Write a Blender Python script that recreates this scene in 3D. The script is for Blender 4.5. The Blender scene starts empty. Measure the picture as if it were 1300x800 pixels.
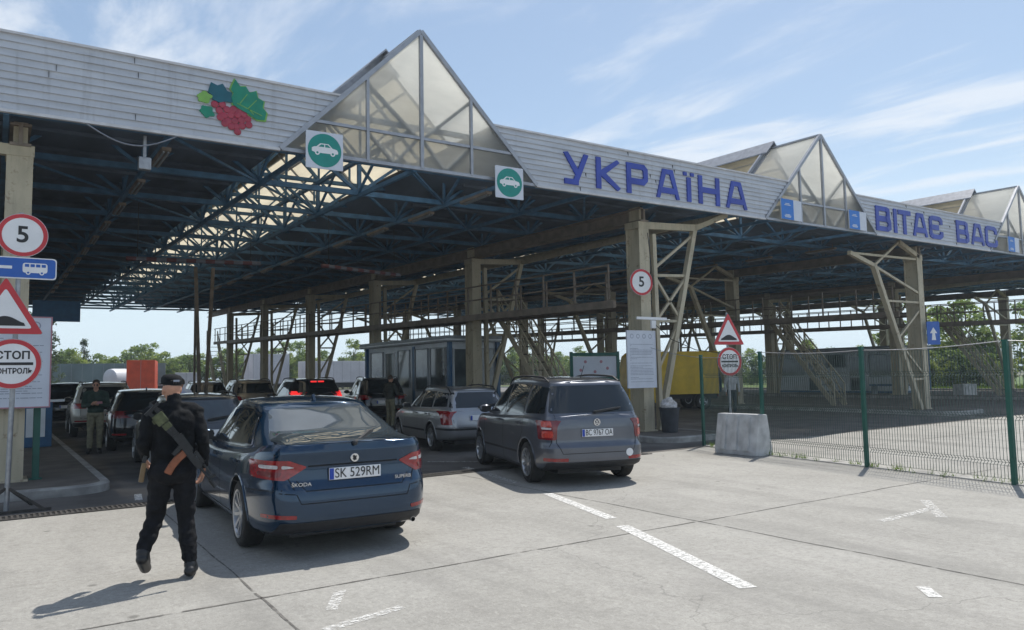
import bpy, bmesh, math, random
import numpy as np
from mathutils import Vector, Matrix, noise
from mathutils.bvhtree import BVHTree
from mathutils.geometry import delaunay_2d_cdt
R = math.radians
random.seed(7)
SC = bpy.context.scene
COL = SC.collection

# ------------------------------------------------------------------ camera, sky, sun, exposure
cam_d = bpy.data.cameras.new('camera'); cam = bpy.data.objects.new('camera', cam_d); COL.objects.link(cam)
cam_d.sensor_width = 36; cam_d.lens = 955/1300*36; cam_d.clip_start = .1; cam_d.clip_end = 5000
_yaw, _p, _roll = R(34.6), math.atan(76/955), R(-1.03)
_fw = Vector((math.sin(_yaw)*math.cos(_p), math.cos(_yaw)*math.cos(_p), math.sin(_p)))
_rt0 = Vector((math.cos(_yaw), -math.sin(_yaw), 0)); _up0 = _rt0.cross(_fw)
_rt = math.cos(_roll)*_rt0+math.sin(_roll)*_up0; _up = _rt.cross(_fw)
cam.matrix_world = Matrix(((_rt.x, _up.x, -_fw.x, 0), (_rt.y, _up.y, -_fw.y, 0), (_rt.z, _up.z, -_fw.z, 1.7), (0, 0, 0, 1)))
SC.camera = cam
SC.render.resolution_x = 1024; SC.render.resolution_y = 630

SUN = Vector((.54, .26, 1.0)).normalized()          # towards the sun
EL = math.asin(SUN.z); AZ = math.atan2(SUN.x, SUN.y)
world = bpy.data.worlds.new('World'); SC.world = world; world.use_nodes = True
wn, wl = world.node_tree.nodes, world.node_tree.links
wn.clear()
w_out = wn.new('ShaderNodeOutputWorld'); w_bg = wn.new('ShaderNodeBackground'); w_bg.inputs['Strength'].default_value = .145
sky = wn.new('ShaderNodeTexSky'); sky.sky_type = 'NISHITA'; sky.sun_disc = False
sky.sun_elevation = EL; sky.sun_rotation = AZ; sky.air_density = 1.0; sky.dust_density = .35; sky.ozone_density = 2.2
tc = wn.new('ShaderNodeTexCoord'); sep = wn.new('ShaderNodeSeparateXYZ'); wl.new(tc.outputs['Generated'], sep.inputs[0])
# flat cloud layer: direction divided by its height gives positions on a high sheet
zc = wn.new('ShaderNodeMath'); zc.operation = 'MAXIMUM'; zc.inputs[1].default_value = .12; wl.new(sep.outputs['Z'], zc.inputs[0])
dv = wn.new('ShaderNodeVectorMath'); dv.operation = 'DIVIDE'; wl.new(tc.outputs['Generated'], dv.inputs[0])
cz = wn.new('ShaderNodeCombineXYZ')
for i in range(3): wl.new(zc.outputs[0], cz.inputs[i])
wl.new(cz.outputs[0], dv.inputs[1])
mp = wn.new('ShaderNodeMapping'); mp.inputs['Rotation'].default_value = (0, 0, R(0)); mp.inputs['Scale'].default_value = (1.9, .6, 0); mp.inputs['Location'].default_value = (1.1, 4.3, 0)
wl.new(dv.outputs[0], mp.inputs['Vector'])
n1 = wn.new('ShaderNodeTexNoise'); n1.inputs['Scale'].default_value = 1.15; n1.inputs['Detail'].default_value = 9; n1.inputs['Roughness'].default_value = .62; n1.inputs['Distortion'].default_value = .55
wl.new(mp.outputs[0], n1.inputs['Vector'])
n2 = wn.new('ShaderNodeTexNoise'); n2.inputs['Scale'].default_value = .55; n2.inputs['Detail'].default_value = 3
mp2 = wn.new('ShaderNodeMapping'); mp2.inputs['Location'].default_value = (1.7, -7.3, 0); wl.new(dv.outputs[0], mp2.inputs[0]); wl.new(mp2.outputs[0], n2.inputs['Vector'])
mul = wn.new('ShaderNodeMath'); mul.operation = 'MULTIPLY'; wl.new(n1.outputs['Fac'], mul.inputs[0]); wl.new(n2.outputs['Fac'], mul.inputs[1])
cr = wn.new('ShaderNodeMapRange'); cr.interpolation_type = 'SMOOTHSTEP'
cr.inputs['From Min'].default_value = .225; cr.inputs['From Max'].default_value = .37; cr.inputs['To Min'].default_value = .08; cr.inputs['To Max'].default_value = .8
wl.new(mul.outputs[0], cr.inputs['Value'])
mx = wn.new('ShaderNodeMix'); mx.data_type = 'RGBA'
# compress the very bright horizon a little, as air full of dust does
sc1 = wn.new('ShaderNodeVectorMath'); sc1.operation = 'MULTIPLY_ADD'; sc1.inputs[1].default_value = (.068, .068, .068); sc1.inputs[2].default_value = (1, 1, 1); wl.new(sky.outputs[0], sc1.inputs[0])
sc2 = wn.new('ShaderNodeVectorMath'); sc2.operation = 'DIVIDE'; wl.new(sky.outputs[0], sc2.inputs[0]); wl.new(sc1.outputs[0], sc2.inputs[1])
hz_f = wn.new('ShaderNodeMapRange'); hz_f.interpolation_type = 'SMOOTHSTEP'; hz_f.inputs[1].default_value = .0; hz_f.inputs[2].default_value = .30; hz_f.inputs[3].default_value = .92; hz_f.inputs[4].default_value = 0; wl.new(sep.outputs['Z'], hz_f.inputs[0])
hzm = wn.new('ShaderNodeMix'); hzm.data_type = 'RGBA'; wl.new(hz_f.outputs[0], hzm.inputs['Factor']); wl.new(sc2.outputs[0], hzm.inputs['A']); hzm.inputs['B'].default_value = (4.3, 5.15, 5.75, 1)
cl_f = wn.new('ShaderNodeMapRange'); cl_f.interpolation_type = 'SMOOTHSTEP'; cl_f.inputs[1].default_value = .10; cl_f.inputs[2].default_value = .24; wl.new(sep.outputs['Z'], cl_f.inputs[0])
cl_m = wn.new('ShaderNodeMath'); cl_m.operation = 'MULTIPLY'; wl.new(cr.outputs[0], cl_m.inputs[0]); wl.new(cl_f.outputs[0], cl_m.inputs[1])
wl.new(cl_m.outputs[0], mx.inputs['Factor']); wl.new(hzm.outputs['Result'], mx.inputs['A']); mx.inputs['B'].default_value = (4.6, 4.9, 5.3, 1)
wl.new(mx.outputs['Result'], w_bg.inputs['Color']); wl.new(w_bg.outputs[0], w_out.inputs[0])

sun_d = bpy.data.lights.new('sun', 'SUN'); sun_d.energy = 3.6; sun_d.angle = R(.6); sun_d.color = (1, .955, .88)
sun = bpy.data.objects.new('sun', sun_d); COL.objects.link(sun)
sun.rotation_euler = SUN.to_track_quat('Z', 'Y').to_euler()
SC.view_settings.view_transform = 'Standard'; SC.view_settings.look = 'None'
SC.view_settings.exposure = 0.38; SC.view_settings.gamma = 1.0

# ------------------------------------------------------------------ helpers
def tag(o, label=None, cat=None, group=None, kind=None):
    if label: o['label'] = label
    if cat: o['category'] = cat
    if group: o['group'] = group
    if kind: o['kind'] = kind
    return o
def empty(name, loc=(0, 0, 0), rz=0, label=None, cat=None, group=None):
    o = bpy.data.objects.new(name, None); COL.objects.link(o); o.location = loc; o.rotation_euler = (0, 0, rz)
    o.empty_display_size = .2
    return tag(o, label, cat, group)
def copy_tree(o, parent=None):
    c = o.copy(); COL.objects.link(c)
    if parent is not None: c.parent = parent
    for ch in list(o.children): copy_tree(ch, c)
    return c
def zs(x, y): return .0125*x+.021*(y-13.8)
class MB:
    def __init__(s): s.v = []; s.f = []; s.m = []; s.cur = 0
    def add(s, vs, fs):
        b = len(s.v); s.v += [tuple(v) for v in vs]
        for f in fs: s.f.append(tuple(b+i for i in f)); s.m.append(s.cur)
        return s
    def mat(s, i): s.cur = i; return s
    def box(s, c, d, rz=0, M=None):
        x, y, z = d[0]/2, d[1]/2, d[2]/2
        vs = [Vector((a*x, b*y, e*z)) for e in (-1, 1) for b in (-1, 1) for a in (-1, 1)]
        if M is None: M = Matrix.Rotation(rz, 3, 'Z')
        vs = [M @ v+Vector(c) for v in vs]
        return s.add(vs, [(0, 2, 3, 1), (4, 5, 7, 6), (0, 1, 5, 4), (1, 3, 7, 5), (3, 2, 6, 7), (2, 0, 4, 6)])
    def b2(s, x0, x1, y0, y1, z0, z1): return s.box(((x0+x1)/2, (y0+y1)/2, (z0+z1)/2), (abs(x1-x0), abs(y1-y0), abs(z1-z0)))
    def beam(s, p, q, w, h=None, up=(0, 0, 1)):
        h = w if h is None else h
        p, q = Vector(p), Vector(q); d = (q-p); L = d.length
        if L < 1e-6: return s
        d /= L; u = Vector(up)
        if abs(d.dot(u)) > .98: u = Vector((0, 1, 0))
        sd = d.cross(u).normalized(); u = sd.cross(d)
        M = Matrix((sd, d, u)).transposed()
        return s.box((p+q)/2, (w, L, h), M=M)
    def cyl(s, p, q, r0, r1=None, n=10, cap=True):
        r1 = r0 if r1 is None else r1
        p, q = Vector(p), Vector(q); d = (q-p).normalized(); a = d.orthogonal().normalized(); b = d.cross(a)
        vs = []
        for c, r in ((p, r0), (q, r1)):
            for i in range(n):
                t = 2*math.pi*i/n; vs.append(c+(a*math.cos(t)+b*math.sin(t))*r)
        fs = [(i, (i+1) % n, n+(i+1) % n, n+i) for i in range(n)]
        if cap: fs += [tuple(range(n-1, -1, -1)), tuple(range(n, 2*n))]
        return s.add(vs, fs)
    def tube(s, pts, r, n=6):
        for a, b in zip(pts, pts[1:]): s.cyl(a, b, r, n=n)
        return s
    def lathe(s, prof, o, axis=(0, 1, 0), n=32, closed=False):
        o = Vector(o); d = Vector(axis).normalized(); a = d.orthogonal().normalized(); b = d.cross(a)
        vs = []
        for r, h in prof:
            for i in range(n):
                t = 2*math.pi*i/n; vs.append(o+d*h+(a*math.cos(t)+b*math.sin(t))*r)
        k = len(prof); fs = []
        for j in range(k if closed else k-1):
            j2 = (j+1) % k
            for i in range(n): fs.append((j*n+i, j*n+(i+1) % n, j2*n+(i+1) % n, j2*n+i))
        return s.add(vs, fs)
    def prism(s, pts, vec):
        vec = Vector(vec); n = len(pts); a = [Vector(p) for p in pts]
        return s.add(a+[p+vec for p in a], [tuple(range(n-1, -1, -1)), tuple(range(n, 2*n))]+[(i, (i+1) % n, n+(i+1) % n, n+i) for i in range(n)])
    def ball(s, c, r, n=12, m=8):
        if not hasattr(r, '__len__'): r = (r, r, r)
        vs = [(c[0], c[1], c[2]-r[2])]
        for j in range(1, m):
            ph = math.pi*j/m-math.pi/2
            for i in range(n):
                t = 2*math.pi*i/n; vs.append((c[0]+r[0]*math.cos(ph)*math.cos(t), c[1]+r[1]*math.cos(ph)*math.sin(t), c[2]+r[2]*math.sin(ph)))
        vs.append((c[0], c[1], c[2]+r[2])); fs = []
        for i in range(n): fs.append((0, 1+(i+1) % n, 1+i))
        for j in range(m-2):
            for i in range(n): fs.append((1+j*n+i, 1+j*n+(i+1) % n, 1+(j+1)*n+(i+1) % n, 1+(j+1)*n+i))
        t = len(vs)-1
        for i in range(n): fs.append((t, 1+(m-2)*n+i, 1+(m-2)*n+(i+1) % n))
        return s.add(vs, fs)
    def mesh(s, name, mats, shear=0, smooth=None, fixn=True):
        vs = s.v
        if shear == 1: vs = [(x, y, z+zs(x, y)) for x, y, z in vs]
        elif shear == 2: vs = [(x, y, z+zs(x, y)*max(0, min(z/5.9, 1))) for x, y, z in vs]
        me = bpy.data.meshes.new(name); me.from_pydata(vs, [], s.f)
        for m in (mats if isinstance(mats, (list, tuple)) else [mats]): me.materials.append(m)
        if max(s.m, default=0): me.polygons.foreach_set('material_index', s.m)
        if fixn:
            bm = bmesh.new(); bm.from_mesh(me); bmesh.ops.recalc_face_normals(bm, faces=bm.faces); bm.to_mesh(me); bm.free()
        if smooth is not None:
            me.polygons.foreach_set('use_smooth', [True]*len(me.polygons)); me.set_sharp_from_angle(angle=R(smooth))
        me.update(); return me
    def build(s, name, mats, parent=None, shear=0, smooth=None, loc=None, fixn=True):
        o = bpy.data.objects.new(name, s.mesh(name, mats, shear, smooth, fixn)); COL.objects.link(o)
        if parent is not None: o.parent = parent
        if loc is not None: o.location = loc
        return o
def bevel(o, w, seg=2, ang=40):
    bm = bmesh.new(); bm.from_mesh(o.data)
    es = [e for e in bm.edges if len(e.link_faces) == 2 and e.calc_face_angle(0) > R(ang)]
    bmesh.ops.bevel(bm, geom=es, offset=w, segments=seg, affect='EDGES', profile=.6, clamp_overlap=True)
    bm.to_mesh(o.data); bm.free(); return o

# ------------------------------------------------------------------ materials
def new_mat(name):
    m = bpy.data.materials.new(name); m.use_nodes = True; nt = m.node_tree
    return m, nt.nodes, nt.links, nt.nodes['Principled BSDF']
def mat(name, col, rough=.6, metal=0, var=.12, scale=6, bump=0, bscale=60, coat=0, col2=None, detail=5, spec=None, stretch=None, lo=.35, hi=.68):
    m, N, L, P = new_mat(name)
    P.inputs['Roughness'].default_value = rough; P.inputs['Metallic'].default_value = metal
    if coat: P.inputs['Coat Weight'].default_value = coat; P.inputs['Coat Roughness'].default_value = .03
    if spec is not None: P.inputs['Specular IOR Level'].default_value = spec
    tcn = N.new('ShaderNodeTexCoord'); src = tcn.outputs['Object']
    if stretch:
        mpn = N.new('ShaderNodeMapping'); mpn.inputs['Scale'].default_value = stretch; L.new(src, mpn.inputs[0]); src = mpn.outputs[0]
    if var > 0 or col2:
        t = N.new('ShaderNodeTexNoise'); t.inputs['Scale'].default_value = scale; t.inputs['Detail'].default_value = detail; L.new(src, t.inputs['Vector'])
        mr = N.new('ShaderNodeMapRange'); mr.inputs['From Min'].default_value = lo; mr.inputs['From Max'].default_value = hi; L.new(t.outputs['Fac'], mr.inputs['Value'])
        mixn = N.new('ShaderNodeMix'); mixn.data_type = 'RGBA'; L.new(mr.outputs[0], mixn.inputs['Factor'])
        c2 = col2 or tuple(min(1, c*(1+var)) for c in col); c1 = col if col2 else tuple(c*(1-var) for c in col)
        mixn.inputs['A'].default_value = (*c1, 1); mixn.inputs['B'].default_value = (*c2, 1)
        L.new(mixn.outputs['Result'], P.inputs['Base Color'])
    else: P.inputs['Base Color'].default_value = (*col, 1)
    if bump:
        t2 = N.new('ShaderNodeTexNoise'); t2.inputs['Scale'].default_value = bscale; t2.inputs['Detail'].default_value = 4; L.new(src, t2.inputs['Vector'])
        b = N.new('ShaderNodeBump'); b.inputs['Strength'].default_value = bump; b.inputs['Distance'].default_value = .02; L.new(t2.outputs['Fac'], b.inputs['Height']); L.new(b.outputs[0], P.inputs['Normal'])
    return m
def paint(name, col, metal=.45, rough=.28, dust=.04):
    m = mat(name, col, rough=rough, metal=metal, var=.06, scale=2.5, coat=.9)
    return m
def translucent(name, col, trans=.25, dif=.25, var=.15):
    m, N, L, P = new_mat(name)
    out = N['Material Output']; N.remove(P)
    tcn = N.new('ShaderNodeTexCoord'); t = N.new('ShaderNodeTexNoise'); t.inputs['Scale'].default_value = 1.3; t.inputs['Detail'].default_value = 6
    mpn = N.new('ShaderNodeMapping'); mpn.inputs['Scale'].default_value = (1, .35, 3.2); L.new(tcn.outputs['Object'], mpn.inputs[0]); L.new(mpn.outputs[0], t.inputs['Vector'])
    mx_ = N.new('ShaderNodeMix'); mx_.data_type = 'RGBA'; mr = N.new('ShaderNodeMapRange'); mr.inputs['From Min'].default_value = .3; mr.inputs['From Max'].default_value = .7
    L.new(t.outputs['Fac'], mr.inputs[0]); L.new(mr.outputs[0], mx_.inputs['Factor'])
    mx_.inputs['A'].default_value = (*[c*(1-var) for c in col], 1); mx_.inputs['B'].default_value = (*col, 1)
    a = N.new('ShaderNodeBsdfTranslucent'); d = N.new('ShaderNodeBsdfDiffuse'); tr = N.new('ShaderNodeBsdfTransparent')
    tr.inputs[0].default_value = (.9, .9, .86, 1)
    for q in (a, d): L.new(mx_.outputs['Result'], q.inputs[0])
    m1 = N.new('ShaderNodeMixShader'); m1.inputs[0].default_value = dif; L.new(a.outputs[0], m1.inputs[1]); L.new(d.outputs[0], m1.inputs[2])
    m2 = N.new('ShaderNodeMixShader'); m2.inputs[0].default_value = trans; L.new(m1.outputs[0], m2.inputs[1]); L.new(tr.outputs[0], m2.inputs[2])
    L.new(m2.outputs[0], out.inputs[0]); return m

def concrete_mat():
    m, N, L, P = new_mat('apron_concrete'); P.inputs['Roughness'].default_value = .82
    geo = N.new('ShaderNodeNewGeometry'); pos = geo.outputs['Position']
    def nz(scale, detail=6, rough=.6, st=None):
        t = N.new('ShaderNodeTexNoise'); t.inputs['Scale'].default_value = scale; t.inputs['Detail'].default_value = detail; t.inputs['Roughness'].default_value = rough
        if st:
            q = N.new('ShaderNodeMapping'); q.inputs['Scale'].default_value = st; L.new(pos, q.inputs[0]); L.new(q.outputs[0], t.inputs['Vector'])
        else: L.new(pos, t.inputs['Vector'])
        return t.outputs['Fac']
    def rng(v, a, b, c, d):
        q = N.new('ShaderNodeMapRange'); q.inputs[1].default_value = a; q.inputs[2].default_value = b; q.inputs[3].default_value = c; q.inputs[4].default_value = d; L.new(v, q.inputs[0]); return q.outputs[0]
    def mixc(f, a, b, mode='MIX'):
        q = N.new('ShaderNodeMix'); q.data_type = 'RGBA'; q.blend_type = mode
        if hasattr(f, 'links'): L.new(f, q.inputs['Factor'])
        else: q.inputs['Factor'].default_value = f
        for k, v in (('A', a), ('B', b)):
            if hasattr(v, 'links'): L.new(v, q.inputs[k])
            else: q.inputs[k].default_value = (*v, 1)
        return q.outputs['Result']
    base = mixc(rng(nz(.35, 7, .65), .34, .68, 0, 1), (.305, .293, .266), (.40, .386, .354))
    base = mixc(rng(nz(2.6, 10, .8), .50, .74, 0, .6), base, (.205, .195, .175))
    base = mixc(rng(nz(17, 6, .75), .46, .66, 0, .5), base, (.20, .19, .17))
    base = mixc(rng(nz(23, 5, .7, (1.2, .6, 1)), .52, .7, 0, .55), base, (.47, .455, .41))
    base = mixc(rng(nz(.9, 9, .75), .56, .60, 0, .22), base, (.43, .415, .375))
    base = mixc(rng(nz(6.5, 8, .78), .54, .72, 0, .55), base, (.19, .18, .16))
    base = mixc(rng(nz(1.1, 5, .6, (1.7, .35, 1)), .52, .75, 0, .5), base, (.21, .2, .185))
    base = mixc(rng(nz(70, 3, .7), .52, .78, 0, .7), base, (.13, .125, .115))
    base = mixc(rng(nz(38, 2, .5), .62, .78, 0, .5), base, (.47, .455, .42))
    # lanes worn darker by tyres, running along the traffic direction
    sx_ = N.new('ShaderNodeSeparateXYZ'); L.new(pos, sx_.inputs[0])
    wob = N.new('ShaderNodeMath'); wob.operation = 'MULTIPLY_ADD'; wob.inputs[1].default_value = 1.3; L.new(nz(.5, 3), wob.inputs[0]); L.new(sx_.outputs[0], wob.inputs[2])
    frq = N.new('ShaderNodeMath'); frq.operation = 'MULTIPLY'; frq.inputs[1].default_value = 3.55; L.new(wob.outputs[0], frq.inputs[0])
    sn = N.new('ShaderNodeMath'); sn.operation = 'SINE'; L.new(frq.outputs[0], sn.inputs[0])
    brk = N.new('ShaderNodeMath'); brk.operation = 'MULTIPLY'; L.new(rng(sn.outputs[0], .35, .95, 0, .6), brk.inputs[0]); L.new(rng(nz(.6, 5, .7, (1.2, .25, 1)), .42, .66, 0, 1), brk.inputs[1])
    base = mixc(brk.outputs[0], base, (.185, .178, .162))
    # small dark spots of oil and gum
    vo = N.new('ShaderNodeTexVoronoi'); vo.inputs['Scale'].default_value = 1.5; vo.inputs['Randomness'].default_value = 1; L.new(pos, vo.inputs['Vector'])
    base = mixc(rng(vo.outputs['Distance'], .035, .075, .65, 0), base, (.1, .095, .085))
    # hairline cracks
    cr_ = N.new('ShaderNodeTexVoronoi'); cr_.feature = 'DISTANCE_TO_EDGE'; cr_.inputs['Scale'].default_value = .21
    wv = N.new('ShaderNodeTexNoise'); wv.inputs['Scale'].default_value = 1.4; wv.inputs['Detail'].default_value = 6; L.new(pos, wv.inputs['Vector'])
    ad = N.new('ShaderNodeVectorMath'); ad.operation = 'MULTIPLY_ADD'; ad.inputs[1].default_value = (1.1, 1.1, 0); L.new(wv.outputs['Color'], ad.inputs[0]); L.new(pos, ad.inputs[2]); L.new(ad.outputs[0], cr_.inputs['Vector'])
    base = mixc(rng(cr_.outputs['Distance'], .0005, .0022, .45, 0), base, (.13, .125, .115))
    L.new(base, P.inputs['Base Color'])
    b = N.new('ShaderNodeBump'); b.inputs['Strength'].default_value = .45; b.inputs['Distance'].default_value = .012; L.new(nz(45, 6, .75), b.inputs['Height']); L.new(b.outputs[0], P.inputs['Normal'])
    return m
M = {}
M['concrete'] = concrete_mat()
M['asphalt'] = mat('asphalt', (.125, .115, .105), .88, var=.3, scale=1.2, bump=.5, bscale=90, detail=8)
M['far_asphalt'] = mat('far_asphalt', (.16, .155, .15), .88, var=.2, scale=.4, bump=.3)
M['paver'] = mat('pavement_slab', (.13, .115, .1), .85, var=.25, scale=2, bump=.4, detail=8)
M['kerb'] = mat('kerb_stone', (.34, .33, .31), .85, var=.3, scale=3.5, bump=.5, detail=8)
M['soil'] = mat('soil', (.12, .12, .06), .95, var=.3, scale=.3, bump=.3)
M['joint'] = mat('joint_filler', (.13, .122, .11), .9, var=.35, scale=9)
def ragged(m, sc, lo, hi):
    N, L = m.node_tree.nodes, m.node_tree.links; g = N.new('ShaderNodeNewGeometry'); t = N.new('ShaderNodeTexNoise'); t.inputs['Scale'].default_value = sc; t.inputs['Detail'].default_value = 7; L.new(g.outputs['Position'], t.inputs['Vector'])
    r = N.new('ShaderNodeMapRange'); r.inputs[1].default_value = lo; r.inputs[2].default_value = hi; L.new(t.outputs['Fac'], r.inputs[0]); L.new(r.outputs[0], N['Principled BSDF'].inputs['Alpha'])
ragged(M['joint'], 4.5, .34, .50)
def marking_mat():
    m = mat('worn_road_paint', (.72, .71, .68), .7, var=.1, scale=12, bump=.3)
    N, L = m.node_tree.nodes, m.node_tree.links; P = N['Principled BSDF']
    g = N.new('ShaderNodeNewGeometry'); t = N.new('ShaderNodeTexNoise'); t.inputs['Scale'].default_value = 22; t.inputs['Detail'].default_value = 9; t.inputs['Roughness'].default_value = .75
    L.new(g.outputs['Position'], t.inputs['Vector'])
    r = N.new('ShaderNodeMapRange'); r.inputs[1].default_value = .33; r.inputs[2].default_value = .56; L.new(t.outputs['Fac'], r.inputs[0]); L.new(r.outputs[0], P.inputs['Alpha']); return m
M['marking'] = marking_mat()
M['marking_worn'] = marking_mat()
for n_ in M['marking_worn'].node_tree.nodes:
    if n_.type == 'MAP_RANGE' and abs(n_.inputs[1].default_value-.33) < 1e-4: n_.inputs[1].default_value = .43; n_.inputs[2].default_value = .62
M['iron'] = mat('rusty_iron', (.06, .055, .05), .7, metal=.3, var=.4, scale=8, bump=.3)
M['fascia'] = mat('fascia_siding', (.46, .475, .51), .55, var=0, col2=(.56, .575, .61), scale=2.2, detail=9, stretch=(.6, 1, 4), bump=.15, bscale=25)
M['fascia_edge'] = mat('fascia_trim', (.58, .57, .58), .5, var=.12, scale=5)
M['truss'] = mat('blue_truss_paint', (.065, .165, .285), .55, var=.25, scale=4)
M['deck'] = mat('roof_deck', (.11, .14, .185), .8, var=.3, scale=1.2, stretch=(1, .2, 1))
M['roof_top'] = mat('roofing_felt', (.12, .12, .13), .9, var=.2, scale=1)
M['girder'] = mat('brown_girder_paint', (.21, .17, .135), .6, var=.25, scale=3, detail=8)
def worn(m, col, scale, lo, hi, fac, stretch=None, world_=True):
    N, L = m.node_tree.nodes, m.node_tree.links; P = N['Principled BSDF']; g = N.new('ShaderNodeNewGeometry'); t = N.new('ShaderNodeTexNoise')
    t.inputs['Scale'].default_value = scale; t.inputs['Detail'].default_value = 10; t.inputs['Roughness'].default_value = .72; src = g.outputs['Position']
    if stretch:
        q = N.new('ShaderNodeMapping'); q.inputs['Scale'].default_value = stretch; L.new(src, q.inputs[0]); src = q.outputs[0]
    L.new(src, t.inputs['Vector']); r = N.new('ShaderNodeMapRange'); r.inputs[1].default_value = lo; r.inputs[2].default_value = hi; r.inputs[4].default_value = fac; L.new(t.outputs['Fac'], r.inputs[0])
    mxn = N.new('ShaderNodeMix'); mxn.data_type = 'RGBA'; L.new(r.outputs[0], mxn.inputs['Factor'])
    ol = [l for l in L if l.to_socket == P.inputs['Base Color']]
    if ol: s0 = ol[0].from_socket; L.new(s0, mxn.inputs['A'])
    else: mxn.inputs['A'].default_value = P.inputs['Base Color'].default_value
    mxn.inputs['B'].default_value = (*col, 1); L.new(mxn.outputs['Result'], P.inputs['Base Color']); return m
worn(worn(M['fascia'], (.29, .29, .30), 1.5, .54, .76, .55, (5, 1, .35)), (.25, .24, .22), 16, .62, .72, .5)
M['tan'] = mat('tan_steel_paint', (.48, .42, .30), .55, var=0, col2=(.36, .315, .225), scale=3.2, detail=9, stretch=(1.6, 1.6, .5), lo=.45, hi=.75)
worn(worn(M['tan'], (.17, .10, .055), 5, .58, .68, .8), (.20, .18, .14), 2.2, .52, .72, .6, (6, 6, .4))
M['alu'] = mat('aluminium_frame', (.34, .35, .38), .45, metal=.4, var=.1, scale=6)
M['pane'] = translucent('gable_fibreglass', (.93, .91, .84), trans=.2, dif=.12)
M['skylight'] = translucent('skylight_fibreglass', (.66, .58, .42), trans=.05, dif=.22, var=.3)
M['skylight_new'] = translucent('pale_fibreglass', (.92, .91, .87), trans=.14, dif=.14, var=.1)
M['ridge'] = mat('ridge_metal', (.30, .31, .34), .5, metal=.3, var=.15)
M['blue_letter'] = mat('blue_letter_paint', (.016, .04, .31), .45, var=0, col2=(.03, .065, .40), scale=1.6)
M['leaf_green'] = mat('emblem_leaf_green', (.0, .22, .13), .5, var=.1)
M['leaf_dark'] = mat('emblem_leaf_dark', (.0, .10, .14), .5, var=.1)
M['leaf_lime'] = mat('emblem_leaf_lime', (.20, .42, .08), .5, var=.1)
M['berry'] = mat('emblem_berry', (.35, .03, .06), .4, var=.15)
M['white'] = mat('white_paint', (.78, .78, .79), .5, var=.05, scale=4)
M['offwhite'] = mat('board_white', (.60, .63, .70), .5, var=.05, scale=3)
M['red'] = mat('sign_red', (.52, .03, .04), .45, var=.08)
M['black'] = mat('black_paint', (.012, .012, .014), .5, var=.1)
M['sign_blue'] = mat('sign_blue', (.012, .10, .42), .4, var=.06)
M['sign_teal'] = mat('sign_teal', (.0, .24, .20), .4, var=.06)
M['flag_blue'] = mat('banner_blue', (.01, .16, .55), .45, var=.06)
M['galv'] = mat('galvanised_steel', (.33, .34, .36), .45, metal=.7, var=.15, scale=12)
M['fence_green'] = mat('fence_green_coat', (.012, .10, .075), .45, var=.15, scale=4)
M['mesh_wire'] = mat('fence_wire', (.05, .09, .08), .5, metal=.2, var=.1)
M['grey_text'] = mat('print_grey', (.28, .31, .38), .6, var=.1)
M['tyre'] = mat('tyre_rubber', (.022, .021, .02), .85, var=.35, scale=20, bump=.3)
M['rim'] = mat('alloy_rim', (.45, .46, .48), .3, metal=.85, var=.08)
M['brake'] = mat('brake_disc', (.05, .05, .05), .6, metal=.5)
M['glass'] = mat('car_glass', (.012, .016, .018), .03, var=.2, scale=3, coat=.6)
M['glass_light'] = mat('rear_glass', (.05, .062, .07), .03, var=.25, scale=3, coat=.8)
M['plastic'] = mat('black_plastic', (.02, .02, .022), .6, var=.15, scale=15)
M['seam'] = mat('panel_gap', (.006, .006, .007), .8, var=0)  # near-black for gaps, also paints the boot-lid crease shade
M['lamp_red'] = mat('tail_lens_red', (.27, .008, .012), .12, var=.3, scale=25, coat=.8)
M['lamp_round'] = mat('lamp_round_red', (.50, .05, .03), .15, var=.25, scale=40, coat=.8)
M['lamp_clear'] = mat('lamp_clear', (.55, .52, .52), .12, var=.15, scale=30, coat=.8)
M['lamp_dark'] = mat('tail_lens_dark', (.16, .01, .015), .12, var=.2, coat=.8)
M['chrome'] = mat('chrome', (.72, .73, .75), .12, metal=1, var=0)
M['plate_blue'] = mat('plate_blue', (.01, .05, .36), .5, var=0)
M['reflector'] = mat('red_reflector', (.34, .015, .015), .25, var=.1, coat=.5)
def em(name, c, s):
    m, N, L, P = new_mat(name); P.inputs['Base Color'].default_value = (*c, 1); P.inputs['Emission Color'].default_value = (*c, 1); P.inputs['Emission Strength'].default_value = s; return m
M['brake_on'] = em('lit_brake_lamp', (1, .03, .03), .7)
M['wood'] = mat('bakelite_orange', (.24, .075, .03), .45, var=.2, scale=20)
M['gun'] = mat('gun_metal', (.025, .027, .03), .4, metal=.5, var=.2, scale=30)
M['olive'] = mat('olive_cloth', (.09, .10, .05), .85, var=.3, scale=25, bump=.5)
M['blockc'] = mat('block_concrete', (.55, .55, .545), .85, var=.22, scale=4, bump=.5, detail=8)
M['bin'] = mat('bin_plastic', (.03, .035, .045), .6, var=.2)
M['bag'] = mat('crumpled_bag', (.6, .57, .56), .5, var=.25, scale=18)
M['booth_white'] = mat('booth_panel', (.74, .78, .82), .5, var=.1, scale=2)
M['booth_blue'] = mat('booth_blue', (.02, .10, .22), .4, var=.12)
M['booth_grey'] = mat('booth_roof_grey', (.28, .31, .34), .5, var=.15)
M['booth_glass'] = mat('booth_glass', (.10, .125, .135), .04, var=.6, scale=.9, coat=.4)
M['yellow'] = mat('yellow_truck_paint', (.74, .50, .03), .45, var=.12, scale=2)
M['orange'] = mat('orange_truck_paint', (.62, .075, .02), .5, var=.15, scale=1.5)
M['truck_white'] = mat('trailer_white', (.62, .62, .64), .5, var=.1, scale=.6)
M['truck_green'] = mat('trailer_grey_green', (.12, .17, .17), .6, var=.2, scale=.6)
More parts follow.
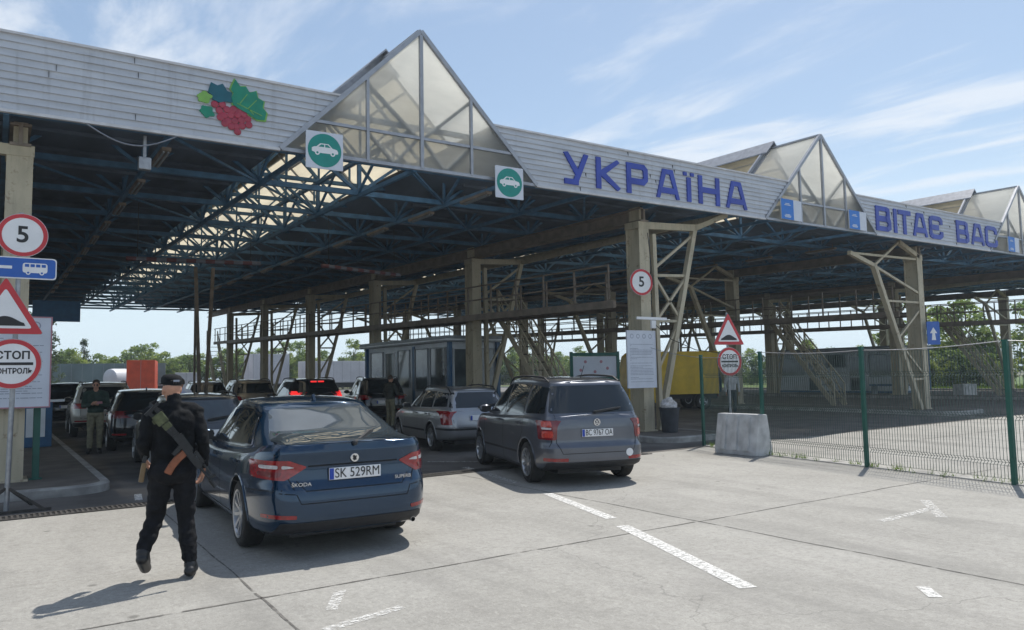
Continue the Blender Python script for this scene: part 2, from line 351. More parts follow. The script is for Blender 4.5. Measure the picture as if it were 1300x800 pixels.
def leafm(name, c1, c2):
    m = mat(name, c1, .6, var=0, col2=c2, scale=.9, detail=3)
    N, L = m.node_tree.nodes, m.node_tree.links; P = N['Principled BSDF']
    tr = N.new('ShaderNodeBsdfTranslucent'); ms = N.new('ShaderNodeMixShader'); ms.inputs[0].default_value = .5
    src = [l.from_socket for l in L if l.to_socket == P.inputs['Base Color']][0]
    L.new(src, tr.inputs[0]); L.new(P.outputs[0], ms.inputs[1]); L.new(tr.outputs[0], ms.inputs[2]); L.new(ms.outputs[0], N['Material Output'].inputs[0]); return m
M['leaf1'] = leafm('leaves_mid_green', (.14, .22, .055), (.25, .33, .10))
M['leaf2'] = leafm('leaves_yellow_green', (.24, .31, .06), (.37, .43, .12))
M['leaf3'] = leafm('leaves_dark_green', (.05, .08, .035), (.09, .13, .045))
M['bark'] = mat('bark', (.10, .08, .06), .9, var=.3, scale=9, bump=.5)
M['grass'] = leafm('grass_blades', (.10, .17, .02), (.17, .25, .04))
M['stripe_red'] = mat('bar_red', (.10, .03, .03), .6, var=.15)
M['stripe_white'] = mat('bar_white', (.12, .12, .14), .6, var=.15)
def text_mesh(s, size, extrude=.002, align='CENTER', name='lettering', weight=0):
    cu = bpy.data.curves.new(name, 'FONT'); cu.body = s; cu.size = size; cu.extrude = extrude; cu.align_x = align; cu.align_y = 'CENTER'; cu.offset = weight
    o = bpy.data.objects.new(name, cu); COL.objects.link(o)
    dg = bpy.context.evaluated_depsgraph_get(); dg.update()
    me = bpy.data.meshes.new_from_object(o.evaluated_get(dg)); bpy.data.objects.remove(o); bpy.data.curves.remove(cu)
    me.name = name; return me
def put_text(s, size, m, parent, loc, rot=(R(90), 0, 0), align='CENTER', sx=1.0, name='lettering', weight=0, extrude=.002):
    me = text_mesh(s, size, extrude, align, name, weight); me.materials.clear(); me.materials.append(m)
    o = bpy.data.objects.new(name, me); COL.objects.link(o); o.parent = parent; o.location = loc; o.rotation_euler = rot; o.scale = (sx, 1, 1); return o
# ------------------------------------------------------------------ the setting: ground, pavements, markings
def sheet(name, x0, x1, y0, y1, z, m, nx=1, ny=1):
    b = MB(); vs = [(x0+(x1-x0)*i/nx, y0+(y1-y0)*j/ny, z) for j in range(ny+1) for i in range(nx+1)]
    b.add(vs, [(j*(nx+1)+i, j*(nx+1)+i+1, (j+1)*(nx+1)+i+1, (j+1)*(nx+1)+i) for j in range(ny) for i in range(nx)])
    return tag(b.build(name, m), kind='structure')
sheet('ground', -900, 1500, -60, 1800, -.012, M['soil'])
sheet('apron', -45, 58, -30, 11.62, 0, M['concrete'])
sheet('road', -45, 58, 11.62, 66, 0, M['asphalt'])
sheet('yard', -45, 58, 66, 104, 0, M['far_asphalt'])
# expansion joints: thin wavering strips filled with dark mastic, 3 mm above the slab
def joint(p, q, w=.022, seed=0):
    rnd = random.Random(seed); p, q = Vector((*p, .003)), Vector((*q, .003)); d = q-p; n = max(2, int(d.length/.25)); s = Vector((-d.y, d.x, 0)).normalized(); b = MB(); vs = []
    for i in range(n+1):
        c = p+d*(i/n)+s*(noise.noise(Vector((i*.35, seed*3.1, 0)))*.022); ww = w*(.55+rnd.random()*.75)
        vs += [c-s*ww/2, c+s*ww/2]
    b.add(vs, [(2*i, 2*i+1, 2*i+3, 2*i+2) for i in range(n)])
    return tag(b.build('road_joint', M['joint']), kind='structure')
joint((-12, 6.32), (6.6, 6.0), .026, 1); joint((6.66, 5.99), (40, 5.55), .02, 2); joint((6.68, 11.5), (6.62, -6), .018, 3)
joint((1.77, 6.25), (1.77, -6), .03, 4); joint((1.9, 11.4), (1.78, 6.3), .018, 5); joint((-12, .3), (40, 0), .02, 6); joint((11.6, 5.8), (11.5, -6), .016, 7)
joint((18.5, 10.9), (18.5, -4), .02, 8); joint((13, 9.4), (40, 9.2), .02, 9)
def mark(pts, m='marking'):
    return tag(MB().add([(x, y, .004) for x, y in pts], [tuple(range(len(pts)))]).build('lane_marking', M[m]), kind='structure')
def dash(p, q, w=.15, m='marking'):
    p, q = Vector(p), Vector(q); s = Vector((-(q-p).y, (q-p).x)).normalized()*w/2
    return mark([p-s, q-s, q+s, p+s], m)
dash((5.83, 6.36), (4.93, 3.95), .16); dash((6.58, 8.72), (6.02, 6.75), .15); dash((7.3, 12.2), (6.85, 9.9), .14, 'marking_worn')
dash((9.35, 4.75), (8.2, 4.72), .12, 'marking_worn'); dash((9.9, 5.1), (8.9, 4.4), .12, 'marking_worn')
dash((6.0, 3.15), (5.8, 2.95), .1); dash((2.55, 5.2), (1.9, 5.05), .1, 'marking_worn'); dash((2.35, 5.9), (2.1, 5.45), .09, 'marking_worn')
dash((1.86, 12.75), (1.78, 12.1), .1); dash((7.2, 13.5), (8.6, 12.2), .1, 'marking_worn'); dash((27.5, 10.2), (31.5, 10.0), .12); dash((20.5, 8.9), (27.5, 8.6), .1, 'marking_worn')
dash((6.7, 30), (6.6, 21), .1); dash((5.6, 17.5), (5.6, 13), .1, 'marking_worn')
# kerbed islands carrying the columns
PX = 14.37; CX = [.26, 14.42, 28.9, 43.2, 57.5]; GX = [7.28+PX*k for k in range(-1, 4)]; RY = [14.8+8.6*j for j in range(6)]; YF = 13.8
def island(xc, hw, y0, y1, rad=.55):
    def outline(ins):
        o = []; r = max(.05, rad-ins)
        for i in range(9):
            a = math.pi+math.pi/2*i/8; o.append((xc-hw+rad+math.cos(a)*r, y0+rad+math.sin(a)*r))
        for i in range(9):
            a = 1.5*math.pi+math.pi/2*i/8; o.append((xc+hw-rad+math.cos(a)*r, y0+rad+math.sin(a)*r))
        return o+[(xc+hw-ins, y1-ins), (xc-hw+ins, y1-ins)]
    a, c = outline(0), outline(.14); n = len(a); b = MB()
    ring0 = [(x, y, -.01) for x, y in a]; ring1 = [(x, y, .115) for x, y in a]
    ring1b = [(xc+(x-xc)*(1-.02/hw), y+(.02 if i < 18 else 0), .14) for i, (x, y) in enumerate(a)]; ring2 = [(x, y, .14) for x, y in c]
    b.add(ring0+ring1+ring1b+ring2, [(k*n+i, k*n+(i+1) % n, (k+1)*n+(i+1) % n, (k+1)*n+i) for k in range(3) for i in range(n)])
    tag(b.build('kerb', M['kerb']), kind='structure')
    tag(MB().add([(x, y, .137) for x, y in c], [tuple(range(n))]).build('pavement', M['paver']), kind='structure')
# left island is wider, its nose bends towards the drain
island(-.4, 2.0, 13.25, 64); island(CX[1], 1.25, 12.75, 62); island(CX[2], 1.3, 13.0, 62); island(CX[3], 1.3, 13.0, 62)
b = MB(); FK = [(13.5, 11.9), (12.85, 9.77), (12.5, 7.39), (12.1, 4.94), (11.6, 2.5), (11.1, .1)]
for p, q in zip(FK, FK[1:]): b.prism([(p[0]-.02, p[1], -.01), (q[0]-.02, q[1], -.01), (q[0]+.26, q[1], -.01), (p[0]+.26, p[1], -.01)], (0, 0, .025))
tag(b.build('kerb', M['kerb']), kind='structure')
# drain channel across the lanes
def drain():
    root = empty('drain_channel', (6.4, 11.62, 0), 0, 'rusty slotted drain channel crossing the lanes at the canopy edge', 'drain')
    b = MB(); x = -8.5
    while x < 4.6:
        b.b2(x, x+.028, -.13, .13, .004, .013); x += .06
    b.b2(-9.5, 5, -.17, -.13, .0045, .0135).b2(-9.5, 5, .13, .17, .0045, .0135)
    b.build('grating', M['iron'], root)
    MB().b2(-9.5, 5, -.13, .13, .0005, .0035).build('channel', M['seam'], root)
drain()

# ------------------------------------------------------------------ canopy
canopy = empty('border_canopy', (0, 0, 0), 0, 'huge grey canopy on tan columns over all lanes, blue trusses below, peaked skylights on top', 'canopy')
Z0, Z1, ZA = 5.95, 7.17, 8.9
YE = 65.0
def ghalf(z): return (ZA-z)*(2.95/(ZA-Z0))
def fascia(xl, xr, left_cut=True, right_cut=True):
    b = MB(); n = 10; h = (Z1-Z0)/n
    for i in range(n):
        za, zb = Z0+i*h, Z0+(i+1)*h
        A = lambda z: xl-(ghalf(Z0)-ghalf(z))*0+(-(ghalf(Z0)-ghalf(z)) if left_cut else 0)
        B = lambda z: xr+((ghalf(Z0)-ghalf(z)) if right_cut else 0)
        k = max(1, int((xr-xl)/1.5)); 
        y0, y1 = YF-.034, YF-.003
        b.add([(A(za), y0, za), (B(za), y0, za), (B(zb-.012), y1, zb-.012), (A(zb-.012), y1, zb-.012), (B(zb), y1, zb), (A(zb), y1, zb),
               (A(za), YF+.05, za), (B(za), YF+.05, za)], [(0, 1, 2, 3), (3, 2, 4, 5), (6, 7, 1, 0)])
    # butt joints between the sheets
    b.mat(2); rj = random.Random(int(xl*10))
    for i in range(n):
        x = xl+rj.uniform(.5, 6)
        while x < xr-.2: b.b2(x, x+.006, YF-.0355, YF+.0, Z0+i*h+.004, Z0+(i+1)*h-.014); x += rj.choice((9.0, 12.0, 14.0))
    # backing and trims
    d = (ghalf(Z0)-ghalf(Z1))
    b.mat(1)
    b.add([(xl, YF+.06, Z0), (xr, YF+.06, Z0), (xr+(d if right_cut else 0), YF+.06, Z1), (xl-(d if left_cut else 0), YF+.06, Z1)], [(0, 1, 2, 3)])
    b.beam((xl-.0, YF-.005, Z0-.02), (xr+.0, YF-.005, Z0-.02), .08, .05)
    b.beam((xl-(d if left_cut else 0), YF+.01, Z1+.02), (xr+(d if right_cut else 0), YF+.01, Z1+.02), .12, .04)
    return b.build('fascia_panel', [M['fascia'], M['fascia_edge'], M['seam']], canopy, shear=1, fixn=False)
fas = []
edges = [(-9.5, GX[0]-2.98)]+[(GX[i]+2.98, GX[i+1]-2.98) for i in range(4)]+[(GX[4]+2.98, 60.5)]
edges = [e for e in edges if e[1]-e[0] > .3]
for e in edges: fas.append(fascia(e[0], e[1], e[0] > -9, e[1] < 60))
# lettering boards: strokes of angular block letters
ST = {'У': [((.1, 1), (.55, .36)), ((.9, 1), (.45, .08)), ((.55, .07), (.05, .07))], 'К': [((.1, 0), (.1, 1)), ((.9, .98), (.22, .5)), ((.2, .52), (.92, .02))],
      'Р': [((.1, 0), (.1, 1)), ((.1, .92), (.8, .92)), ((.9, .84), (.9, .5)), ((.78, .92), (.92, .8)), ((.92, .53), (.78, .41)), ((.8, .41), (.1, .41))],
      'А': [((.06, 0), (.36, .95)), ((.33, .93), (.67, .93)), ((.64, .95), (.94, 0)), ((.18, .27), (.82, .27))], 'Ї': [((.5, 0), (.5, .82))], 'Н': [((.09, 0), (.09, 1)), ((.91, 0), (.91, 1)), ((.09, .5), (.91, .5))],
      'В': [((.1, 0), (.1, 1)), ((.1, .92), (.72, .92)), ((.1, .5), (.78, .5)), ((.1, .08), (.76, .08)), ((.83, .88), (.83, .58)), ((.9, .42), (.9, .14)), ((.7, .93), (.86, .84)), ((.74, .5), (.92, .4)), ((.74, .07), (.92, .18)), ((.86, .62), (.72, .5))],
      'І': [((.5, 0), (.5, 1))], 'Т': [((.03, .92), (.97, .92)), ((.5, .92), (.5, 0))],
      'Є': [((.1, .16), (.1, .84)), ((.1, .84), (.26, .92)), ((.24, .92), (.74, .92)), ((.74, .92), (.9, .82)), ((.9, .84), (.9, .68)), ((.1, .16), (.26, .08)), ((.24, .08), (.74, .08)), ((.74, .08), (.9, .18)), ((.9, .16), (.9, .32)), ((.1, .5), (.66, .5))],
      'С': [((.1, .16), (.1, .84)), ((.1, .84), (.26, .92)), ((.24, .92), (.74, .92)), ((.74, .92), (.9, .82)), ((.9, .84), (.9, .66)), ((.1, .16), (.26, .08)), ((.24, .08), (.74, .08)), ((.74, .08), (.9, .18)), ((.9, .16), (.9, .34))]}
def letter(ch, x0, x1, z0, z1, th, parent):
    b = MB(); w, h = x1-x0, z1-z0; y = YF-.06
    i = 0
    for (p, q) in ST[ch]:
        P_, Q_ = Vector((x0+p[0]*w, 0, z0+p[1]*h)), Vector((x0+q[0]*w, 0, z0+q[1]*h)); d = (Q_-P_).normalized(); s = Vector((-d.z, 0, d.x))*th/2
        vs = []
        for c, e in ((P_-d*.02, -1), (Q_+d*.02, 1)):
            for sg in (-1, 1):
                v = c+s*sg; v.z = min(max(v.z, z0), z1); v.x = min(max(v.x, x0), x1); vs.append(v)
        yy = y-.0016*i; i += 1
        b.prism([(vs[0].x, yy, vs[0].z), (vs[2].x, yy, vs[2].z), (vs[3].x, yy, vs[3].z), (vs[1].x, yy, vs[1].z)], (0, .036+.0016*i, 0))
    if ch == 'Ї':
        for u in (-.1, .72): b.b2(x0+u*w, x0+(u+.38)*w, y, y+.036, z0+.9*h, z0+1.02*h)
    return b.build('letter', M['blue_letter'], parent, shear=1)
for ch, a, b_ in (('У', 11.06, 11.84), ('К', 12.08, 12.88), ('Р', 13.1, 13.84), ('А', 14.15, 15.01), ('Ї', 15.22, 15.56), ('Н', 15.77, 16.63), ('А', 16.9, 17.81)): letter(ch, a, b_, 6.09, 6.88, .155, fas[2])
for ch, a, b_ in (('В', 24.62, 25.55), ('І', 25.72, 26.0), ('Т', 26.06, 26.9), ('А', 27.04, 28.05), ('Є', 28.2, 29.17), ('В', 30.25, 31.2), ('А', 31.42, 32.5), ('С', 32.62, 33.63)): letter(ch, a, b_, 6.08, 6.94, .19, fas[3])
# emblem: guelder-rose leaves and berries
def leafpoly(cx, cz, L, ang, lob, W=.75):
    o = []; n = 40
    for i in range(n):
        t = 2*math.pi*i/n; r = .5*(1+.16*math.cos(lob*t))*(1 if math.cos(t) > -.5 else .8); x, z = L*r*math.cos(t), L*W*r*math.sin(t)
        o.append((cx+x*math.cos(ang)-z*math.sin(ang), cz+x*math.sin(ang)+z*math.cos(ang)))
    return o
def emb(poly, y, m, th=.03, name='leaf', veins=None):
    b = MB(); b.prism([(x, y, z) for x, z in poly], (0, th, 0))
    return b.build(name, M[m], fas[1], shear=1)
lf = [(3.02, 6.86), (3.05, 6.97), (3.16, 6.93), (3.25, 6.98), (3.33, 6.86), (3.42, 6.84), (3.40, 6.75), (3.44, 6.66), (3.3, 6.66), (3.2, 6.62), (3.08, 6.66), (3.06, 6.75), (3.0, 6.78)]
emb(lf, YF-.055, 'leaf_dark')
big = [(3.42, 6.99), (3.47, 7.10), (3.56, 6.98), (3.66, 7.0), (3.72, 6.9), (3.84, 6.95), (3.87, 6.83), (3.98, 6.78), (3.96, 6.66), (4.03, 6.58), (4.0, 6.43), (3.85, 6.42), (3.7, 6.5), (3.55, 6.56), (3.44, 6.62), (3.4, 6.75), (3.44, 6.84), (3.39, 6.9)]
emb([(3.68+(x-3.68)*1.09, 6.75+(z-6.75)*1.07) for x, z in big], YF-.045, 'leaf_lime', .018, 'leaf_rim')
emb(big, YF-.06, 'leaf_green')
emb(leafpoly(2.93, 6.67, .27, .3, 5), YF-.058, 'leaf_lime'); emb(leafpoly(2.98, 6.43, .27, -.4, 5), YF-.05, 'leaf_green')
b = MB()
for p, q in (((3.5, 6.66), (3.95, 6.5)), ((3.55, 6.66), (3.68, 6.86)), ((3.7, 6.6), (3.85, 6.78)), ((3.7, 6.6), (3.8, 6.5))): b.beam((p[0], YF-.063, p[1]), (q[0], YF-.063, q[1]), .012, .006, up=(0, 1, 0))
b.build('leaf_vein', M['leaf_lime'], fas[1], shear=1)
b = MB()
rb = random.Random(3)
for x, z in [(3.12, 6.56), (3.25, 6.58), (3.2, 6.46), (3.33, 6.5), (3.45, 6.53), (3.28, 6.38), (3.4, 6.41), (3.52, 6.43), (3.63, 6.46), (3.35, 6.29), (3.47, 6.31), (3.59, 6.34), (3.7, 6.38), (3.5, 6.21), (3.6, 6.24), (3.41, 6.2), (3.3, 6.24), (3.52, 6.12), (3.22, 6.34), (3.42, 6.5), (3.72, 6.28), (3.55, 6.5)]:
    b.ball((x, YF-.04, z+.02), (.066, .014+.006*rb.random(), .066), 14, 8)
b.build('berry_cluster', M['berry'], fas[1], shear=1, smooth=60)

# gables
def gable(g):
    b = MB(); y = YF+.012; W0 = 2.93
    b.add([(g-W0, y, Z0), (g+W0, y, Z0), (g, y, ZA)], [(0, 1, 2)])
    pane = b.build('gable_pane', M['pane'], canopy, shear=1, fixn=False)
    f = MB(); yf = YF-.005; zr = Z0+.65
    f.beam((g-2.95, yf, Z0), (g+2.95, yf, Z0), .07, .07); f.beam((g-2.98, yf-.004, Z0), (g, yf-.004, ZA+.03), .09, .09); f.beam((g+2.98, yf-.008, Z0), (g, yf-.008, ZA+.03), .09, .09)
    f.beam((g, yf-.012, Z0), (g, yf-.012, ZA-.05), .075, .07)
    f.beam((g-ghalf(zr), yf, zr), (g+ghalf(zr), yf, zr), .055, .06)
    for s in (-1, 1): f.beam((g+s*1.22, yf-.016, Z0), (g+s*1.22, yf-.016, ZA-1.22*(2.95/2.95)), .06, .065)
    f.build('gable_frame', M['alu'], pane, shear=1)
    d = MB(); yd = YF+.16
    for s in (-1, 1):
        d.beam((g+s*1.22, yd-.1, 7.6), (g+s*.05, yd-.1, zr), .07); d.beam((g+s*1.22, yd-.1, zr), (g+s*.6, yd-.1, Z0+.05), .06); d.beam((g+s*.05, yd-.1, zr), (g+s*.6, yd-.1, Z0+.05), .06)
    d.build('gable_brace', M['alu'], pane, shear=1)
# skylights along the lanes
def skylight(g):
    YS = 15.75; hw = ghalf(7.1)
    # front section, new pale sheets
    b = MB()
    for s in (-1, 1): b.add([(g+s*hw, YF+.03, 7.1), (g+s*hw, YS, 7.1), (g, YS, ZA), (g, YF+.03, ZA)], [(0, 1, 2, 3)])
    a = b.build('skylight_front', M['skylight_new'], canopy, shear=1, fixn=False)
    f = MB()
    f.beam((g, YF, ZA+.03), (g, YS, ZA+.03), .14, .05)
    for s in (-1, 1): f.beam((g+s*hw, YS-.1, 7.14), (g, YS-.1, ZA+.02), .05); f.beam((g+s*hw, YF, 7.14), (g+s*hw, YS, 7.14), .08)
    f.build('glazing_bar', M['alu'], a, shear=1)
    up = .15; H2 = hw+up
    b = MB(); n = 17; L = (YE-.6-YS)/n
    for i in range(n):
        for s in (-1, 1):
            y0, y1 = YS+i*L+.03, YS+(i+1)*L-.03
            b.add([(g+s*H2, y0, 7.1), (g+s*H2, y1, 7.1), (g, y1, ZA+up), (g, y0, ZA+up)], [(0, 1, 2, 3)])
    a = b.build('skylight_roof', M['skylight'], canopy, shear=1, fixn=False)
    f = MB()
    for i in range(n+1):
        y = YS+i*L
        for s in (-1, 1): f.beam((g+s*H2, y, 7.1), (g, y, ZA+up+.01), .07, .09)
    for s in (-1, 1):
        for t in (.33, .66): f.beam((g+s*H2*(1-t), YS, 7.1+(ZA+up-7.1)*t-.04), (g+s*H2*(1-t), YE-.6, 7.1+(ZA+up-7.1)*t-.04), .05)
    f.build('glazing_bar', M['alu'], a, shear=1)
    r = MB()
    for s in (-1, 1): r.prism([(g, YS-.25, ZA+up+.07), (g+s*.42, YS-.25, ZA+up-.36), (g+s*.42, YS-.25, ZA+up-.32), (g, YS-.25, ZA+up+.12)], (0, YE-YS, 0))
    r.build('ridge_cap', M['ridge'], a, shear=1)
    e = MB()
    for s in (-1, 1): e.prism([(g+s*(H2+.03), YS-.06, 7.1), (g+s*.0, YS-.06, ZA+up+.05), (g+s*.0, YS-.06, ZA+.06), (g+s*(hw+.05), YS-.06, 7.1)], (0, .05, 0))
    e.build('verge_board', M['ridge'], a, shear=1)
for g in GX:
    if g > -9: gable(g); skylight(g)
# roof decks between the skylights, with ribs on the underside
segs = [(-9.5, GX[0]-ghalf(7.1))]+[(GX[i]+ghalf(7.1), GX[i+1]-ghalf(7.1)) for i in range(4)]+[(GX[4]+ghalf(7.1), 60.5)]
for x0, x1 in segs:
    b = MB(); b.mat(1).b2(x0-.02, x1+.02, YF+.08, YE+.02, 7.09, 7.15); b.mat(0)
    a0, a1 = x0+(.72 if x0 > -9 else 0), x1-(.72 if x1 < 60 else 0)
    a0, a1 = x0-.72 if x0 > -9 else x0, x1+.72 if x1 < 60 else x1
    a0, a1 = (x0+.7 if x0 > -9 else x0), (x1-.7 if x1 < 60 else x1)
    b.b2(a0, a1, YF+.07, YE, 6.44, 6.48)
    if x0 > -9: b.prism([(x0-.02, YF+.07, 7.08), (x0+.02, YF+.07, 7.08), (a0+.03, YF+.07, 6.43), (a0-.01, YF+.07, 6.43)], (0, YE-YF-.1, 0))
    if x1 < 60: b.prism([(x1-.02, YF+.07, 7.08), (x1+.02, YF+.07, 7.08), (a1+.01, YF+.07, 6.43), (a1-.03, YF+.07, 6.43)], (0, YE-YF-.1, 0))
    y = 14.9
    while y < YE: b.b2(a0+.05, a1-.05, y, y+.06, 6.37, 6.437); y += 1.43
    b.build('roof_deck', [M['deck'], M['roof_top']], canopy, shear=1)
def edge_boards():
    b = MB(); 
    b.b2(60.5, 60.56, YF, YE, Z0+.35, Z1+.05); b.b2(-9.56, -9.5, YF, YE, Z0, Z1+.05)
    for x0, x1 in segs: b.b2(x0-.1, x1+.1, YE, YE+.06, 6.55, Z1+.05)
    b.build('edge_board', M['roof_top'], canopy, shear=1)
edge_boards()
# trusses
XN = [.05+PX/6*i for i in range(-3, 25)]; XN = [x for x in XN if -9.3 < x < 60.4]
TY = [14.15+2.86*j for j in range(18)]
ZB, ZT = 6.04, 6.93
for y in TY:
    b = MB(); b.beam((-9.4, y, ZB), (60.3, y, ZB), .11, .12); b.beam((-9.4, y, ZT), (60.3, y, ZT), .1, .1)
    for i, x in enumerate(XN):
        if y < 16 and any(abs(x-g) < 2.9 for g in GX): continue
        b.beam((x, y, ZB), (x, y, ZT), .06)
        if i+1 < len(XN):
            xm = (x+XN[i+1])/2
            b.beam((x, y, ZB), (xm, y, ZT), .07); b.beam((XN[i+1], y, ZB), (xm, y, ZT), .07)
    for g in GX:
        if y < 16: continue
        for s in (-1, 1): b.beam((g+s*1.75, y, ZT), (g, y, ZA-.08), .07); b.beam((g+s*.9, y, ZT), (g+s*.9, y, 7.85), .05); b.beam((g, y, ZT), (g+s*.9, y, 7.85), .05)
        b.beam((g, y, ZB), (g, y, ZA-.1), .05)
    b.build('cross_truss', M['truss'], canopy, shear=1)
for i, x in enumerate(XN):
    b = MB(); b.beam((x, 14.0, ZB-.07), (x, YE-.3, ZB-.07), .08, .09); b.beam((x, 14.0, ZT-.07), (x, YE-.3, ZT-.07), .08)
    for j in range(len(TY)-1):
        ym = (TY[j]+TY[j+1])/2
        b.beam((x, TY[j], ZB), (x, ym, ZT), .055); b.beam((x, TY[j+1], ZB), (x, ym, ZT), .055)
        # bracing in the bottom plane
        if i+1 < len(XN) and (i+j) % 2 == 0: b.beam((x, TY[j], ZB-.03), (XN[i+1], TY[j+1], ZB-.03), .045)
    b.build('long_truss', M['truss'], canopy, shear=1)
# columns, girders and braced legs
def column(x, y):
    b = MB()
    b.b2(x-.185, x+.185, y-.26, y-.235, .14, 5.55).b2(x-.185, x+.185, y+.235, y+.26, .14, 5.55).b2(x-.13, x+.13, y-.234, y+.234, .14, 5.55)
    b.b2(x-.2, x+.2, y-.275, y+.275, 5.42, 5.6); b.b2(x-.25, x+.25, y-.31, y+.31, .135, .17)
    b.b2(x-.1, x+.1, y-.2, y+.2, 5.6, 6.0)
    return b.build('column', M['tan'], canopy, shear=2)
def brace(k, x, y):
    s = (-1, 1, -1, 1, -1)[k]; b = MB(); yb = y-.2
    if k in (0, 1, 3):
        b.beam((x+s*.42, yb, .14), (x+s*2.05, yb, 5.57), .145, .145); b.beam((x+s*.45, yb, .3), (x+s*.39, yb, 5.3), .13)
        b.beam((x, yb, 5.5), (x+s*2.1, yb, 5.6), .14, .18)
        b.beam((x+s*2.05, yb, 5.57), (x+s*2.75, YF+.2, 5.93), .13)
        X = lambda z: x+s*(.42+1.63*(z-.14)/5.43)
        for z0, z1 in ((3.0, 3.0), (3.0, 4.2), (4.2, 4.25), (4.4, 5.4), (4.15, 3.1), (1.7, 2.9)): b.beam((x+s*.43, yb+.01, z0), (X(z1), yb+.01, z1), .07)
    else:
        b.beam((x+s*.42, yb, .14), (x+s*3.1, yb, 5.07), .17); b.beam((x+s*3.1, yb, 5.07), (x+s*4.6, yb, 5.42), .13); b.beam((x, yb, 5.55), (x+s*1.35, yb, 6.0), .15)
        b.beam((x+s*3.1, yb, 5.07), (x+s*1.35, yb, 6.0), .08); b.beam((x+s*3.1, yb, 5.07), (x, yb, 4.2), .08); b.beam((x+s*4.6, yb, 5.42), (x, yb, 5.45), .07)
        X = lambda z: x+s*(.42+2.68*(z-.14)/4.93)
        for z0, z1 in ((3.9, 3.9), (3.7, 2.6), (2.5, 1.2), (1.2, 1.2)): b.beam((x, yb+.01, z0 if z0 != 2.5 else 1.3), (X(z1 if z0 != 2.5 else 2.5), yb+.01, z1 if z0 != 2.5 else 2.5), .07)
    b.build('braced_leg', M['tan'], canopy, shear=2)
for k, x in enumerate(CX):
    for y in RY: column(x, y); brace(k, x, y)
    g = MB(); g.b2(x-.15, x+.15, 14.5, YE-.4, 5.58, 5.63).b2(x-.15, x+.15, 14.5, YE-.4, 5.92, 5.96).b2(x-.03, x+.03, 14.5, YE-.4, 5.63, 5.92)
    g.build('girder', M['girder'], canopy, shear=1)
# V posts under the first skylight
b = MB()
for s in (-1, 1):
    b.beam((7.4+s*.08, 34.1, 0), (7.4+s*.36, 34.1, 6.05), .13)
b.beam((7.1, 34.3, 0), (7.1, 34.3, 5.9), .08)
b.build('vee_post', M['girder'], canopy, shear=2)

# ------------------------------------------------------------------ catwalks and stairs
def catwalk(x, lab):
    root = empty('catwalk', (x, 15.2, 3.3), 0, lab, 'catwalk', 'catwalks along the column rows')
    def P_(b, name, m): 
        b.v = [(a, c, d+zs(a, c)) for a, c, d in b.v]; b.v = [(a-x, c-15.2, d-3.3) for a, c, d in b.v]
        return b.build(name, m, root)
    b = MB()
    for s in (-1, 1): b.b2(x+s*.62-.05, x+s*.62+.05, 15.1, 60, 3.26, 3.47)
    y = 15.3
    while y < 60: b.b2(x-.57, x+.57, y, y+.06, 3.32, 3.38); y += 1.2
    P_(b, 'beam', M['girder'])
    P_(MB().b2(x-.56, x+.56, 15.2, 60, 3.385, 3.42), 'walkway_deck', M['iron'])
    b = MB()
    for s in (-1, 1):
        y = 15.3
        while y < 60: b.b2(x+s*.62-.025, x+s*.62+.025, y, y+.05, 3.47, 4.42); y += 1.48
        for z in (3.95, 4.42): b.b2(x+s*.62-.02, x+s*.62+.02, 15.3, 60, z, z+.045)
    P_(b, 'railing', M['girder'])
catwalk(CX[1], 'brown steel catwalk along the column row behind the grey minivan'); catwalk(CX[2], 'brown steel catwalk on the column row in the middle of the fenced yard'); catwalk(CX[3], 'brown steel catwalk on the far right row, seen against the trees')
def stair(x, yt, yb, lab):
    root = empty('metal_staircase', (x, yb, .14), 0, lab, 'staircase', 'steel stairs up to the catwalks')
    H_ = 3.45+zs(x, yt)-.14; L = yt-yb; b = MB()
    for s in (-.4, .4): b.beam((s, 0, 0), (s, L, H_), .05, .2)
    b.build('stringer', M['tan'], root)
    t = MB(); n = 13
    for i in range(1, n): t.box((0, L*i/n, H_*i/n), (.74, .22, .03))
    t.build('tread', M['iron'], root)
    r = MB()
    for s in (-.4, .4):
        r.beam((s, 0, .95), (s, L, H_+.95), .05); r.beam((s, 0, .5), (s, L, H_+.5), .035)
        for i in range(6): r.beam((s, L*i/5, H_*i/5), (s, L*i/5, H_*i/5+.95), .045)
        for i in range(5): r.beam((s, L*i/5, H_*i/5+.1), (s, L*(i+1)/5, H_*(i+1)/5+.9), .03)
    r.build('handrail', M['tan'], root)
stair(CX[1]+1.2, 22.9, 19.5, 'tan steel staircase rising to the catwalk above the grey minivan'); stair(CX[2]+1.1, 21.9, 18.8, 'tan steel staircase behind the green fence in front of the grey office'); stair(CX[3]+1.1, 21.1, 18.3, 'tan steel staircase at the far right in front of the shrubs')
stair(CX[1]-.2, 62.5, 59.2, 'pale steel stairs at the far end of the catwalk')
# strip lights under the decks
lights = []
def strip_light(x, y, lab):
    root = empty('strip_light', (x, y, 5.86+zs(x, y)), 0, lab, 'light fitting', 'strip lights hanging under the canopy')
    b = MB().box((0, 0, .02), (.16, 1.25, .07)); b.beam((0, -.5, .05), (0, -.5, .2), .02); b.beam((0, .5, .05), (0, .5, .2), .02); b.build('housing', M['girder'], root)
    MB().cyl((-.04, -.58, -.03), (-.04, .58, -.03), .017, n=6).cyl((.04, -.58, -.03), (.04, .58, -.03), .017, n=6).build('tube', M['booth_grey'], root)
    return root
for j in range(12): strip_light(2.5, 15.3+2.86*j, 'unlit strip light in the row under the left roof deck')
for j in range(10): strip_light(9.6, 15.4+2.86*j, 'unlit strip light in the row between first skylight and middle column')
for j in range(6): strip_light(17.6, 16.9+2.86*j, 'unlit strip light in the row just right of the middle column')
for j in range(6): strip_light(26.2, 16.9+2.86*j, 'unlit strip light in the row behind the second gable')
